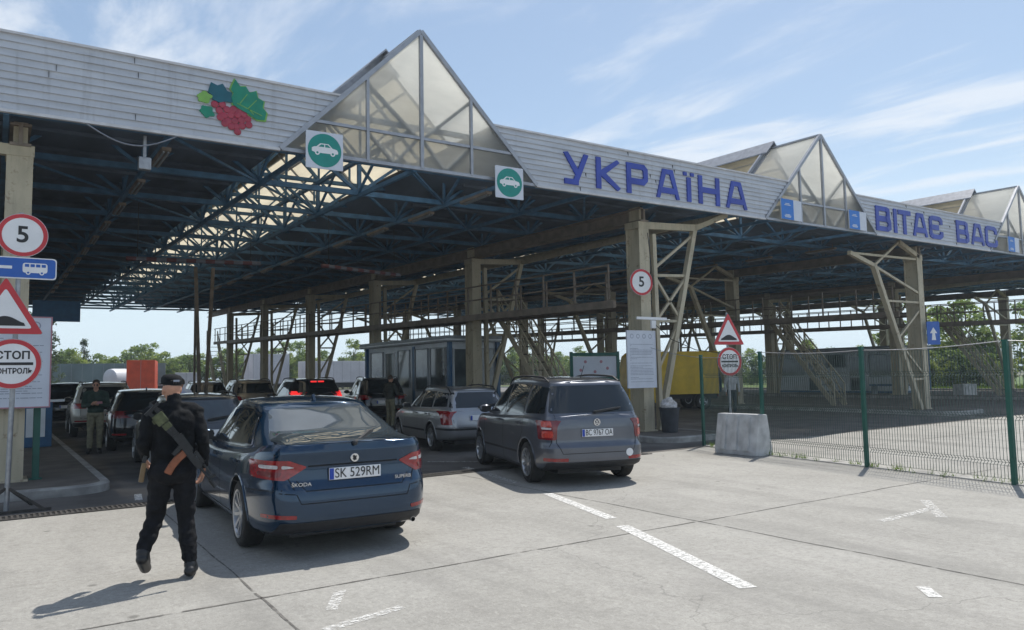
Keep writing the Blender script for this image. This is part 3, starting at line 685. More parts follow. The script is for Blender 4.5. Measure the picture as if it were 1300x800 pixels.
# height bars
def height_bar(p, q, lab):
    p, q = Vector(p), Vector(q); root = empty('height_bar', p, 0, lab, 'height bar', 'striped height bars'); d = q-p; n = 14
    for k in range(n): MB().cyl(d*(k/n), d*((k+1)/n), .055, n=8).build(('red_band', 'white_band')[k % 2], M[('stripe_red', 'stripe_white')[k % 2]], root)
    c = MB()
    for t in (.08, .92): c.cyl(d*t, d*t+Vector((0, 0, 1.4)), .008, n=5)
    c.build('hanger', M['iron'], root)
height_bar((2.6, 20.4, 4.72), (5.75, 20.0, 4.75), 'red and white striped height bar above the black hatchback lane'); height_bar((7.2, 19.4, 4.72), (9.9, 20.2, 4.72), 'red and white striped height bar left of the glass booth')
b = MB().box((0, 0, 0), (1.5, .12, .75)); ob = b.build('lane_display', M['booth_blue'], None, loc=(1.85, 32, 4.32)); tag(ob, 'dark blue blank display board hanging over the left lane', 'display board')
cab = MB(); pts = [Vector((1.1+i*.12, YF-.03, 5.93-.28*math.sin(math.pi*i/12)+.0125*i*.12)) for i in range(13)]; cab.tube(pts, .012, 5)
tag(cab.build('loose_cable', M['galv']), 'slack grey cable drooping under the left end of the fascia', 'cable')
fl = empty('floodlight', (2.05, YF+.3, 5.85), 0, 'small grey floodlight hanging below the fascia beside the left pillar', 'floodlight')
MB().beam((0, 0, .1), (0, 0, -.3), .05).build('bracket', M['galv'], fl); bevel(MB().box((0, -.02, -.4), (.2, .14, .22)).build('lamp_head', M['galv'], fl), .02)
# ------------------------------------------------------------------ cars
def pchip(pts):
    xs = np.array([p[0] for p in pts], float); ys = np.array([p[1] for p in pts], float); h = np.diff(xs); d = np.diff(ys)/h; m = np.zeros_like(xs)
    m[0], m[-1] = d[0], d[-1]
    for i in range(1, len(xs)-1): m[i] = 0 if d[i-1]*d[i] <= 0 else 2*d[i-1]*d[i]/(d[i-1]+d[i])
    def f(x):
        x = np.clip(x, xs[0], xs[-1]); i = np.clip(np.searchsorted(xs, x)-1, 0, len(h)-1); t = (x-xs[i])/h[i]
        return (2*t**3-3*t**2+1)*ys[i]+(t**3-2*t**2+t)*h[i]*m[i]+(-2*t**3+3*t**2)*ys[i+1]+(t**3-t**2)*h[i]*m[i+1]
    return f
def half_outline(xr, xf, hw, nr, nf, N):
    t = np.linspace(math.pi, 0, 3000); c, s = np.cos(t), np.sin(t); xm, a = (xr+xf)/2, (xf-xr)/2
    n = np.where(c < 0, nr, nf); x = xm+a*np.sign(c)*np.abs(c)**(2/n); y = hw*np.abs(s)**(2/n)
    dx, dy = np.diff(x), np.diff(y); ds = np.hypot(dx, dy); th = np.unwrap(np.arctan2(dy, dx)); dth = np.abs(np.diff(th, prepend=th[0]))
    cum = np.concatenate([[0], np.cumsum(ds+.35*np.minimum(dth, .2))]); q = np.linspace(0, cum[-1], N)
    return np.interp(q, cum, x), np.interp(q, cum, y)
def loft(rings, zfun, capz, N, nr, nf, M_=22, crown=.03, capn=7):
    """rings: control rows (t, xr, xf, hw); zfun(t, x) gives height; top closed with a crowned cap"""
    ts = [r[0] for r in rings]; F = [pchip([(r[0], r[k]) for r in rings]) for k in (1, 2, 3)]
    tt = np.unique(np.concatenate([np.linspace(ts[0], ts[-1], M_), ts])); V = []; 
    def full(x, y, z): # closed loop, both sides
        L_ = [(x[i], y[i], z[i]) for i in range(len(x))]; Rr = [(x[i], -y[i], z[i]) for i in range(len(x)-2, 0, -1)]; return L_+Rr
    loops = []
    x0, y0 = half_outline(float(F[0](tt[0])), float(F[1](tt[0])), float(F[2](tt[0])), nr, nf, N); z0 = zfun(tt[0], x0)
    for s in (0, .5): loops.append(full(x0, y0*s, z0))
    for t in tt:
        x, y = half_outline(float(F[0](t)), float(F[1](t)), float(F[2](t)), nr, nf, N); loops.append(full(x, y, zfun(t, x)))
    for s in np.linspace(1, 0, capn+1)[1:]: loops.append(full(x, y*s, capz(x)+crown*(1-s*s)))
    n = len(loops[0]); vs = [v for l in loops for v in l]; fs = []
    for j in range(len(loops)-1):
        for i in range(n): fs.append((j*n+i, j*n+(i+1) % n, (j+1)*n+(i+1) % n, (j+1)*n+i))
    me = bpy.data.meshes.new('loft'); me.from_pydata(vs, [], fs)
    bm = bmesh.new(); bm.from_mesh(me); bmesh.ops.remove_doubles(bm, verts=bm.verts, dist=.0005); bmesh.ops.dissolve_degenerate(bm, dist=.0003, edges=bm.edges)
    bmesh.ops.recalc_face_normals(bm, faces=bm.faces); bm.to_mesh(me); bm.free(); return me
def rpoly(p, r=.04, n=4):
    o = []; k = len(p)
    for i in range(k):
        a, b_, c = Vector(p[i-1]), Vector(p[i]), Vector(p[(i+1) % k]); u, w = a-b_, c-b_; rr = min(r, u.length*.45, w.length*.45)
        A, B = b_+u.normalized()*rr, b_+w.normalized()*rr
        for j in range(n+1):
            t = j/n; o.append(tuple((1-t)**2*A+2*t*(1-t)*b_+t*t*B))
    return o
class Proj:
    def __init__(s, bvh): s.b = bvh
    def ray(s, axis, u, v):
        o, d = {'L': ((u, 3, v), (0, -1, 0)), 'R': ((u, -3, v), (0, 1, 0)), 'B': ((-7, u, v), (1, 0, 0)), 'F': ((9, u, v), (-1, 0, 0)), 'T': ((u, v, 5), (0, 0, -1))}[axis]
        h = s.b.ray_cast(Vector(o), Vector(d))
        if h[0] is None or h[1].dot(Vector(d)) > .3: 
            h = s.b.find_nearest(Vector(h[0]) if h[0] is not None else Vector((u, (1 if axis == 'L' else -1)*.8, v) if axis in 'LR' else ((-.9 if axis == 'B' else 3.6), u, v)))
        n = h[1]
        if n.dot(Vector(d)) > 0: n = -n
        return h[0], n
    def patch(s, mb, axis, poly, off=.004, step=.06, skirt=.012, r=.03):
        p = rpoly(poly, r) if r else list(poly); q = []
        for i in range(len(p)):
            a, b_ = Vector(p[i]), Vector(p[(i+1) % len(p)]); m = max(1, int((b_-a).length/step)); q += [a+(b_-a)*(j/m) for j in range(m)]
        q2 = [q[0]]
        for v in q[1:]:
            if (v-q2[-1]).length > .002: q2.append(v)
        if (q2[0]-q2[-1]).length < .002: q2.pop()
        q = q2; nb = len(q); xs = [v.x for v in q]; ys = [v.y for v in q]; pts = [Vector(v) for v in q]
        def inside(x, y):
            c = False
            for i in range(nb):
                a, b_ = q[i], q[(i+1) % nb]
                if (a.y > y) != (b_.y > y) and x < (b_.x-a.x)*(y-a.y)/(b_.y-a.y)+a.x: c = not c
            return c
        x = min(xs)+step*.7
        while x < max(xs):
            y = min(ys)+step*.7
            while y < max(ys):
                if inside(x, y) and min((Vector((x, y))-v).length for v in q) > step*.45: pts.append(Vector((x, y)))
                y += step
            x += step
        vo, eo, fo, ov, oe, of = delaunay_2d_cdt(pts, [(i, (i+1) % nb) for i in range(nb)], [], 1, 1e-5)
        H = [s.ray(axis, v.x, v.y) for v in vo]; vs = [h+n*off for h, n in H]; base = len(vs); fs = [tuple(f) for f in fo]
        bi = [i for i in range(len(vo)) if ov[i] and min(ov[i]) < nb]
        mp_ = {}
        for i in range(len(vo)):
            for o_ in ov[i]:
                if o_ < nb: mp_[o_] = i
        loop = [mp_[i] for i in range(nb) if i in mp_]
        if skirt:
            low = []
            for i in loop: low.append(len(vs)); vs.append(H[i][0]-H[i][1]*skirt)
            for a in range(len(loop)): c = (a+1) % len(loop); fs.append((loop[a], loop[c], low[c], low[a]))
        # orient triangles to the surface normal
        out = []
        for f in fs:
            if len(f) == 3:
                a, b_, c = (vs[i] for i in f)
                if (b_-a).cross(c-a).dot(H[f[0]][1]) < 0: f = f[::-1]
            out.append(f)
        mb.add(vs, out); return mb
    def stripe(s, mb, axis, line, w=.009, off=.0022, step=.05):
        pts = []
        for a, b_ in zip(line, line[1:]):
            a, b_ = Vector(a), Vector(b_); m = max(1, int((b_-a).length/step)); pts += [a+(b_-a)*(j/m) for j in range(m)]
        pts.append(Vector(line[-1])); vs = []
        for i, p in enumerate(pts):
            d = (pts[min(i+1, len(pts)-1)]-pts[max(i-1, 0)]).normalized(); nrm = Vector((-d.y, d.x))
            for sg in (-1, 1):
                h, n = s.ray(axis, *(p+nrm*sg*w/2)); vs.append(h+n*off)
        mb.add(vs, [(2*i, 2*i+1, 2*i+3, 2*i+2) for i in range(len(pts)-1)]); return mb
_wc = {}
def wheel_meshes(r, rr, style):
    k = (r, rr, style)
    if k in _wc: return _wc[k]
    w = .108; b = MB()
    b.lathe([(rr-.01, -w), (r-.03, -w), (r-.006, -w+.022), (r, -w+.05), (r, w-.05), (r-.006, w-.022), (r-.03, w), (rr+.01, w+.003), (rr-.012, w-.012), (rr-.02, -w+.02)], (0, 0, 0), n=40, closed=True)
    ty = b.mesh('tyre', M['tyre'], smooth=40)
    b = MB()
    b.lathe([(rr-.002, w+.006), (rr-.02, w+.002), (rr-.035, w-.03), (rr-.045, -.06), (rr-.004, -.06)], (0, 0, 0), n=40, closed=True)
    b.mat(1).lathe([(rr-.04, .03), (.01, .035)], (0, 0, 0), n=24).lathe([(rr-.09, .045), (.02, .046)], (0, 0, 0), n=24); b.mat(0)
    nsp = {'ten': 10, 'five': 5, 'twin': 5, 'cap': 9}[style]
    for i in range(nsp):
        a = 2*math.pi*i/nsp
        offs = (-.11, .11) if style == 'twin' else (0,)
        for o_ in offs:
            p = Vector((math.cos(a)*.05, w-.035, math.sin(a)*.05)); q = Vector((math.cos(a+o_)*(rr-.02), w-.014, math.sin(a+o_)*(rr-.02)))
            b.beam(p, q, .034 if style in ('ten', 'twin', 'cap') else .06, .022, up=(0, 1, 0))
    b.lathe([(.075, w-.04), (.07, w-.02), (.03, w-.012), (.001, w-.011)], (0, 0, 0), n=20)
    rm = b.mesh('rim', [M['rim'], M['brake']], smooth=35)
    _wc[k] = (ty, rm); return _wc[k]
def mirror_poly(p): return [(-a, b_) for a, b_ in p]

def make_car(label, paintm, S, loc, head, group=None, cat='car', detail=1.0, plate=None, lit=False, glass=None):
    root = empty(S.get('obj', 'parked_car'), (loc[0], loc[1], 0), -R(head)+math.pi/2, label, cat, group)   # local +x is forward
    N = int(64*detail) if detail < 1 else 74
    zt = pchip(S['deck']); zb = S['zb']; xr, xf, hw = S['xr'], S['xf'], S['hw']
    rings = [(t, xr+a, xf-b_, hw-c) for t, a, b_, c in S['rings']]
    low = loft(rings, lambda t, x: zb+t*(zt(x)-zb)+S.get('lift', .12)*(1-t)**2*np.clip((xr+.75-x)/.75, 0, 1), zt, N, S.get('nr', 6.5), S.get('nf', 4.6), M_=20, crown=S.get('crown', .025))
    zr = pchip(S['roof']); g = S['gh']
    gr = [(0, g[0], g[1], g[2]), (.35, g[0]+(g[3]-g[0])*.33, g[1]+(g[4]-g[1])*.36, g[2]+(g[5]-g[2])*.26), (.7, g[0]+(g[3]-g[0])*.68, g[1]+(g[4]-g[1])*.71, g[2]+(g[5]-g[2])*.6), (.9, g[0]+(g[3]-g[0])*.9, g[1]+(g[4]-g[1])*.91, g[2]+(g[5]-g[2])*.86), (.965, g[0]+(g[3]-g[0])*.985, g[1]+(g[4]-g[1])*.985, g[5]+.025), (1, g[3]+.03, g[4]-.05, g[5]-.045)]
    top = loft(gr, lambda t, x: (zt(x)-.05)*(1-t)+t*zr(np.clip(x, g[3], g[4])), lambda x: zr(np.clip(x, g[3], g[4])), N, S.get('gnr', 7), S.get('gnf', 5), M_=14, crown=.025)
    # wheel arches cut out of the lower body
    cut = MB(); wr = S['wr']
    for x in (0, S['wb']):
        for s in (-1, 1): cut.cyl((x, s*(hw-.34), wr+.01), (x, s*(hw+.3), wr+.01), wr+.045, n=36)
    ob = bpy.data.objects.new('tmp', low); COL.objects.link(ob); low.materials.append(paintm); low.materials.append(M['seam'])
    cm = cut.mesh('tmpc', [paintm, M['seam']]); cm.polygons.foreach_set('material_index', [1]*len(cm.polygons)); co = bpy.data.objects.new('tmpc', cm); COL.objects.link(co)
    md = ob.modifiers.new('b', 'BOOLEAN'); md.object = co; md.operation = 'DIFFERENCE'; md.solver = 'EXACT'; md.material_mode = 'INDEX'
    dg = bpy.context.evaluated_depsgraph_get(); dg.update(); low2 = bpy.data.meshes.new_from_object(ob.evaluated_get(dg))
    bpy.data.objects.remove(ob); bpy.data.objects.remove(co)
    B = MB()
    B.v = [tuple(v.co) for v in low2.vertices]; B.f = [tuple(p.vertices) for p in low2.polygons]; B.m = [p.material_index for p in low2.polygons]
    o0 = len(B.v); B.cur = 0; B.add([v.co for v in top.vertices], [tuple(p.vertices) for p in top.polygons])
    bvh = BVHTree.FromPolygons([Vector(v) for v in B.v], B.f); P = Proj(bvh)
    st = .06 if detail >= 1 else .11
    # panel gaps, painted crease shade, black trims belong to the body shell
    B.cur = 1
    for sd in 'LR':
        for ln in S.get('seams', []): P.stripe(B, sd, ln, .009, step=st)
    for ln in S.get('rear_seams', []): P.stripe(B, 'B', ln, .009, step=st); 
    B.cur = 2
    for sd in 'LR':
        for pl in S.get('side_black', []): P.patch(B, sd, pl, .003, st, .004, .01)
    for pl in S.get('rear_black', []): P.patch(B, 'B', pl, .008, .04, .01, .02)
    # raised wheel-arch lips
    B.cur = 2 if S.get('clad') else 0
    for x in (0, S['wb']):
        for s in (-1, 1):
            pts = []
            for i in range(15):
                a = math.pi*(-.02+1.04*i/14); R_ = wr+.055; u, v = x+math.cos(a)*R_, wr+.01+math.sin(a)*R_
                if v < zb+.03: continue
                h, n = P.ray('L' if s > 0 else 'R', u, v); pts.append(h+n*.0)
            B.tube(pts, .02 if S.get('clad') else .013, 6)
    body = B.build('body', [paintm, M['seam'], M['plastic']], root, smooth=38, fixn=False)
    def part(name, m, fn, parent=root, smooth=40):
        b = MB(); fn(b); return b.build(name, m if isinstance(m, list) else M[m] if isinstance(m, str) else m, parent, smooth=smooth, fixn=False)
    gm = glass or 'glass'
    for sd in 'LR':
        for pl in S['side_win']: part('side_window', 'glass', lambda b: P.patch(b, sd, pl, .004, st))
    part('rear_window', gm, lambda b: P.patch(b, 'B', S['rear_win'], .005, st, .012, .05))
    part('windscreen', 'glass', lambda b: P.patch(b, 'F', S['wind'], .005, .1, .012, .04))
    # lamps: each its own part, both faces of the wrap-round lens in one mesh
    for s in (1, -1):
        lens = None
        for nm, m, polys in S['tail']:
            mm = 'brake_on' if (lit and nm == 'tail_light') else m
            def fn(b, polys=polys, nm=nm):
                for ax, pl, off in polys:
                    if ax == 'B': P.patch(b, 'B', pl if s > 0 else mirror_poly(pl), off, .024 if detail >= .8 else .045, .01, .02)
                    else: P.patch(b, 'L' if s > 0 else 'R', pl, off, .024 if detail >= .8 else .045, .01, .02)
            o = part(nm, mm, fn, lens or root)
            if lens is None: lens = o
        if S.get('refl'): part('bumper_reflector', 'lamp_red', lambda b: P.patch(b, 'B', S['refl'] if s > 0 else mirror_poly(S['refl']), .006, .05, .008, .01))
        if S.get('head'): part('headlight', 'lamp_clear', lambda b: (P.patch(b, 'F', S['head'] if s > 0 else mirror_poly(S['head']), .006, .08, .01, .03)))
    # number plate on the tail
    py, pz, pw, ph = S['plate']
    h, n = P.ray('B', py, pz); px = min(P.ray('B', py+dy, pz+dz)[0].x for dy in (-pw/2, 0, pw/2) for dz in (-ph/2, ph/2))-.018
    b = MB().box((px, py, pz), (.012, pw, ph)); pl = b.build('number_plate', M['white'], root); bevel(pl, .003, 1)
    pb = MB().box((px-.0075, py+pw/2-.024, pz), (.004, .042, ph-.008)).build('country_band', M['plate_blue'], pl)
    if plate:
        me = text_mesh(plate, ph*1.12, .0012, 'CENTER', 'plate_characters'); me.materials.clear(); me.materials.append(M['black'])
        o = bpy.data.objects.new('plate_characters', me); COL.objects.link(o); o.parent = pl
        wd = max(v.co.x for v in me.vertices)-min(v.co.x for v in me.vertices)
        o.scale = ((pw-.075)/wd, 1, 1); o.rotation_euler = (R(90), 0, -R(90)); o.location = (px-.0085, py-.022, pz)
    # mirrors, handles, rails, wiper, aerial, exhaust
    mxx, mz = S['mirror']
    for s in (1, -1):
        h, n = P.ray('L' if s > 0 else 'R', mxx, mz)
        def mir(b, s=s, h=h):
            b.ball((mxx+.0, h.y+s*.13, mz+.03), (.075, .115, .075), 12, 8); b.mat(1).beam((mxx, h.y-s*.01, mz-.03), (mxx, h.y+s*.08, mz-.01), .05, .04)
            b.add([(mxx-.076, h.y+s*.04, mz-.025), (mxx-.076, h.y+s*.215, mz-.015), (mxx-.076, h.y+s*.215, mz+.075), (mxx-.076, h.y+s*.04, mz+.08)], [(0, 1, 2, 3)])
        part('wing_mirror', [paintm, M['plastic']], mir)
        for hx in S['handles']:
            h, n = P.ray('L' if s > 0 else 'R', hx, S['hz']); part('door_handle', paintm, lambda b: b.beam((hx-.1, h.y+s*.025, S['hz']), (hx+.1, h.y+s*.025, S['hz']+.004), .028, .03), smooth=None)
        if S.get('rails'):
            x0, x1, yy = S['rails']
            def rail(b):
                pts = []
                for i in range(11):
                    x = x0+(x1-x0)*i/10; hh, _ = P.ray('T', x, s*yy); pts.append(hh+Vector((0, 0, .045 if 0 < i < 10 else .0)))
                b.tube(pts, .017, 6)
            part('roof_rail', 'plastic', rail)
        if S.get('chrome'):
            part('window_trim', 'chrome', lambda b: P.stripe(b, 'L' if s > 0 else 'R', S['chrome'], .016, .008, .06))
        # wheels
        ty, rm = wheel_meshes(wr, S['rr'], S.get('wheel', 'five'))
        for x in (0, S['wb']):
            o = bpy.data.objects.new('wheel', ty); COL.objects.link(o); o.parent = root; o.location = (x, s*(hw-.125), wr); o.rotation_euler = (0, random.random()*.5, 0 if s > 0 else math.pi)
            r_ = bpy.data.objects.new('rim', rm); COL.objects.link(r_); r_.parent = o
    if S.get('wiper'):
        (a, c), (d, e) = S['wiper']
        h1, n1 = P.ray('B', a, c); h2, n2 = P.ray('B', d, e); part('rear_wiper', 'plastic', lambda b: (b.beam(h1+n1*.035, h2+n2*.035, .028, .03), b.beam(h1.lerp(h2, .35)+n1*.03, h1.lerp(h2, 1.25)+n2*.03, .02, .022), b.ball(h1+n1*.025, .026, 8, 6)), smooth=30)
    if S.get('fin'):
        h, n = P.ray('T', S['fin'], 0); part('roof_aerial', paintm, lambda b: b.prism([(h.x-.07, -.02, h.z-.01), (h.x-.06, -.006, h.z+.06), (h.x+.09, -.02, h.z-.01)], (0, .03, 0)), smooth=None)
    if S.get('rod'):
        h, n = P.ray('T', S['rod'], 0); part('roof_aerial', 'plastic', lambda b: b.cyl(h, h+Vector((-.16, 0, .2)), .005, n=5))
    if S.get('exhaust'):
        part('exhaust_pipe', 'chrome', lambda b: [b.lathe([(.02, -.02), (.026, .12), (.023, .12), (.018, 0)], (S['xr']+.2, yy, S['zb']+.06), (-1, 0, 0), 16) for yy in S['exhaust']])
    MB().b2(xr+.35, xf-.35, -hw+.36, hw-.36, zb-.03, zb+.12).build('underbody', M['plastic'], root)
    return root, P, px

def badge_disc(P, z, r, parent, y=0, lift=.008):
    h, n = P.ray('B', y, z); return h+n*lift, n
STD_RINGS = [(0, .2, .2, .13), (.07, .06, .08, .05), (.25, .01, .01, .015), (.45, 0, 0, 0), (.7, .02, .03, .004), (.88, .05, .10, .02), (.96, .075, .17, .045), (1.0, .11, .24, .075)]

LIFT = dict(obj='liftback_car', xr=-1.07, xf=3.79, hw=.905, wb=2.84, wr=.335, rr=.245, zb=.2, lift=.05,
    deck=[(-1.07, 1.035), (-.9, 1.075), (-.7, 1.065), (-.2, 1.01), (.8, .965), (1.6, .95), (2.35, .965), (2.9, .9), (3.5, .78), (3.79, .70)],
    rings=[(0, .09, .2, .10), (.06, .04, .08, .045), (.22, .0, .01, .012), (.4, .005, 0, 0), (.52, .02, .0, .0), (.62, .065, .02, .002), (.8, .075, .06, .01), (.93, .06, .14, .035), (1.0, .075, .22, .075)],
    roof=[(.05, 1.385), (.5, 1.445), (1.1, 1.475), (1.7, 1.45), (2.0, 1.41)], gh=(-.76, 2.55, .845, .22, 1.68, .575), gnr=6.5,
    side_win=[[(1.02, 1.0), (2.02, .995), (1.72, 1.22), (1.42, 1.345), (1.02, 1.375)], [(-.12, 1.045), (.94, 1.003), (.94, 1.375), (.5, 1.36), (.2, 1.30)]],
    rear_win=[(-.69, 1.075), (.69, 1.075), (.54, 1.375), (-.54, 1.375)], wind=[(-.68, 1.0), (.68, 1.0), (.56, 1.39), (-.56, 1.39)],
    seams=[[(.96, .28), (.98, .7), (.98, .99)], [(2.08, .28), (2.1, .95)], [(-.02, .98), (.02, .85), (.3, .62), (.36, .3)], [(.36, .3), (2.08, .29)], [(-.98, .66), (-.45, .64)], [(2.15, .94), (2.5, .905), (3.3, .76)]],
    rear_seams=[[(-.74, .99), (-.62, .74), (-.53, .53), (.53, .53), (.62, .74), (.74, .99)], [(-.9, .655), (-.58, .62)], [(.9, .655), (.58, .62)], [(-.56, .74), (-.48, .645), (.48, .645), (.56, .74)], [(-.45, .872), (.45, .872)], [(-.45, .866), (.45, .866)]],  # final two stripes paint lid-crease shade; the one before outlines the plate recess
    rear_black=[[(-.76, .235), (.76, .235), (.70, .36), (-.70, .36)]], side_black=[[(.42, .2), (2.42, .2), (2.42, .255), (.42, .255)]],
    tail=[('tail_light', 'lamp_red', [('B', [(.46, .865), (.62, .93), (.865, .93), (.87, .765), (.66, .745)], .008), ('L', [(-.95, .925), (-.7, .90), (-.66, .84), (-.74, .765), (-.95, .76)], .008)]),
          ('lamp_strip', 'lamp_clear', [('B', [(.57, .862), (.62, .878), (.68, .885), (.68, .852)], .014), ('B', [(.71, .887), (.83, .89), (.83, .858), (.71, .853)], .014)]),
          ('lamp_lower', 'lamp_dark', [('B', [(.68, .825), (.84, .83), (.84, .79), (.7, .775)], .014)])],
    refl=[(.57, .395), (.83, .405), (.83, .44), (.57, .43)], head=[(.5, .62), (.85, .6), (.85, .72), (.55, .74)],
    plate=(-.0, .785, .52, .114), mirror=(1.95, 1.0), handles=(.18, 1.2), hz=.86, wheel='ten', wiper=((0, 1.065), (-.33, 1.105)), fin=.42, exhaust=(-.62,),
    chrome=[(-.2, 1.035), (.1, 1.012), (1.0, .985), (2.05, .98), (1.72, 1.235), (1.42, 1.36), (1.0, 1.39), (.5, 1.375), (.17, 1.31), (-.2, 1.035)])
MPV = dict(obj='minivan', xr=-.84, xf=3.56, hw=.897, wb=2.675, wr=.322, rr=.222, zb=.2, lift=.08, nr=7.5,
    deck=[(-.84, 1.05), (-.4, 1.06), (.6, 1.03), (1.6, 1.0), (2.3, .99), (2.75, .97), (3.2, .86), (3.56, .72)],
    rings=[(0, .14, .2, .1), (.06, .03, .06, .04), (.2, .0, .01, .01), (.42, .0, 0, 0), (.47, .03, .0, .0), (.54, .05, .02, .0), (.8, .055, .06, .006), (.94, .07, .14, .022), (1.0, .09, .22, .05)],
    roof=[(-.5, 1.57), (0, 1.615), (.8, 1.635), (1.6, 1.60), (1.9, 1.56)], gh=(-.74, 2.75, .855, -.50, 1.62, .63), gnr=8,
    side_win=[[(1.18, 1.06), (2.22, 1.055), (1.9, 1.32), (1.58, 1.5), (1.18, 1.535)], [(.2, 1.075), (1.1, 1.063), (1.1, 1.54), (.2, 1.535)], [(-.56, 1.10), (.1, 1.08), (.1, 1.53), (-.44, 1.49)]],
    rear_win=[(-.73, 1.10), (.73, 1.10), (.62, 1.515), (-.62, 1.515)], wind=[(-.68, 1.06), (.68, 1.06), (.58, 1.53), (-.58, 1.53)],
    seams=[[(1.14, .26), (1.15, 1.04)], [(2.3, .3), (2.3, 1.0)], [(.14, 1.06), (.14, .8), (.36, .55), (.38, .28)], [(-.74, 1.07), (-.72, .6)]],
    rear_seams=[[(-.66, 1.09), (-.66, .66), (-.58, .5), (.58, .5), (.66, .66), (.66, 1.09)]],
    rear_black=[[(-.79, .24), (.79, .24), (.79, .37), (-.79, .37)]], side_black=[[(.42, .44), (2.3, .44), (2.3, .475), (.42, .475)], [(.4, .2), (2.27, .2), (2.27, .26), (.4, .26)]],
    tail=[('tail_light', 'lamp_dark', [('B', [(.665, .705), (.85, .715), (.85, 1.0), (.70, 1.0)], .010), ('L', [(-.76, 1.0), (-.60, .99), (-.58, .8), (-.64, .71), (-.76, .71)], .008)]),
          ('lamp_round', 'lamp_round', [('B', [(.71, .9), (.82, .9), (.82, .985), (.72, .985)], .016), ('B', [(.7, .74), (.82, .74), (.82, .84), (.7, .84)], .016)]),
          ('lamp_strip', 'lamp_clear', [('B', [(.72, .862), (.82, .865), (.82, .895), (.72, .89)], .016)])],
    refl=[(.5, .385), (.82, .39), (.82, .44), (.5, .435)], head=[(.5, .66), (.84, .66), (.84, .82), (.55, .82)],
    plate=(0, .80, .52, .112), mirror=(2.15, 1.06), handles=(.3, 1.32), hz=.93, wheel='ten', wiper=((0, 1.10), (-.36, 1.145)), rails=(-.35, 1.55, .60), rod=-.2)
WAG = dict(obj='estate_car', xr=-1.0, xf=3.5, hw=.866, wb=2.51, wr=.312, rr=.21, zb=.2, nr=7,
    deck=[(-1.0, .93), (-.6, .96), (.6, .95), (1.6, .93), (2.2, .92), (2.7, .84), (3.2, .74), (3.5, .64)],
    rings=STD_RINGS, roof=[(-.75, 1.36), (-.3, 1.41), (.5, 1.44), (1.2, 1.42), (1.5, 1.39)], gh=(-.92, 2.3, .80, -.66, 1.36, .57), gnr=7,
    side_win=[[(.95, .97), (1.8, .965), (1.5, 1.2), (1.25, 1.32), (.95, 1.345)], [(.08, .99), (.87, .973), (.87, 1.35), (.12, 1.345)], [(-.7, 1.02), (0, 1.0), (.03, 1.34), (-.56, 1.31)]],
    rear_win=[(-.68, .985), (.68, .985), (.57, 1.325), (-.57, 1.325)], wind=[(-.65, .95), (.65, .95), (.55, 1.33), (-.55, 1.33)],
    seams=[[(.91, .26), (.92, .95)], [(1.9, .3), (1.9, .92)], [(.03, .97), (.05, .75), (.34, .5), (.36, .28)]],
    rear_seams=[[(-.66, .98), (-.62, .56), (.62, .56), (.66, .98)]], rear_black=[[(-.82, .50), (.82, .50), (.82, .545), (-.82, .545)], [(-.8, .2), (.8, .2), (.8, .28), (-.8, .28)]], side_black=[[(.42, .43), (2.1, .43), (2.1, .475), (.42, .475)], [(-.95, .5), (-.36, .5), (-.36, .545), (-.95, .545)]],
    tail=[('tail_light', 'lamp_red', [('B', [(.66, .62), (.82, .62), (.82, .92), (.69, .92)], .010), ('L', [(-.91, .915), (-.81, .90), (-.77, .64), (-.91, .625)], .008)]),
          ('lamp_strip', 'lamp_clear', [('B', [(.665, .57), (.845, .57), (.845, .612), (.665, .612)], .007), ('L', [(-.95, .612), (-.76, .612), (-.76, .57), (-.95, .57)], .007)])],
    refl=None, head=[(.45, .58), (.82, .58), (.82, .7), (.5, .7)], plate=(-.0, .765, .52, .112), mirror=(1.75, .97), handles=(.2, 1.08), hz=.84, wheel='five', wiper=((0, .985), (-.32, 1.03)), rails=(-.6, 1.3, .56), rod=-.4)
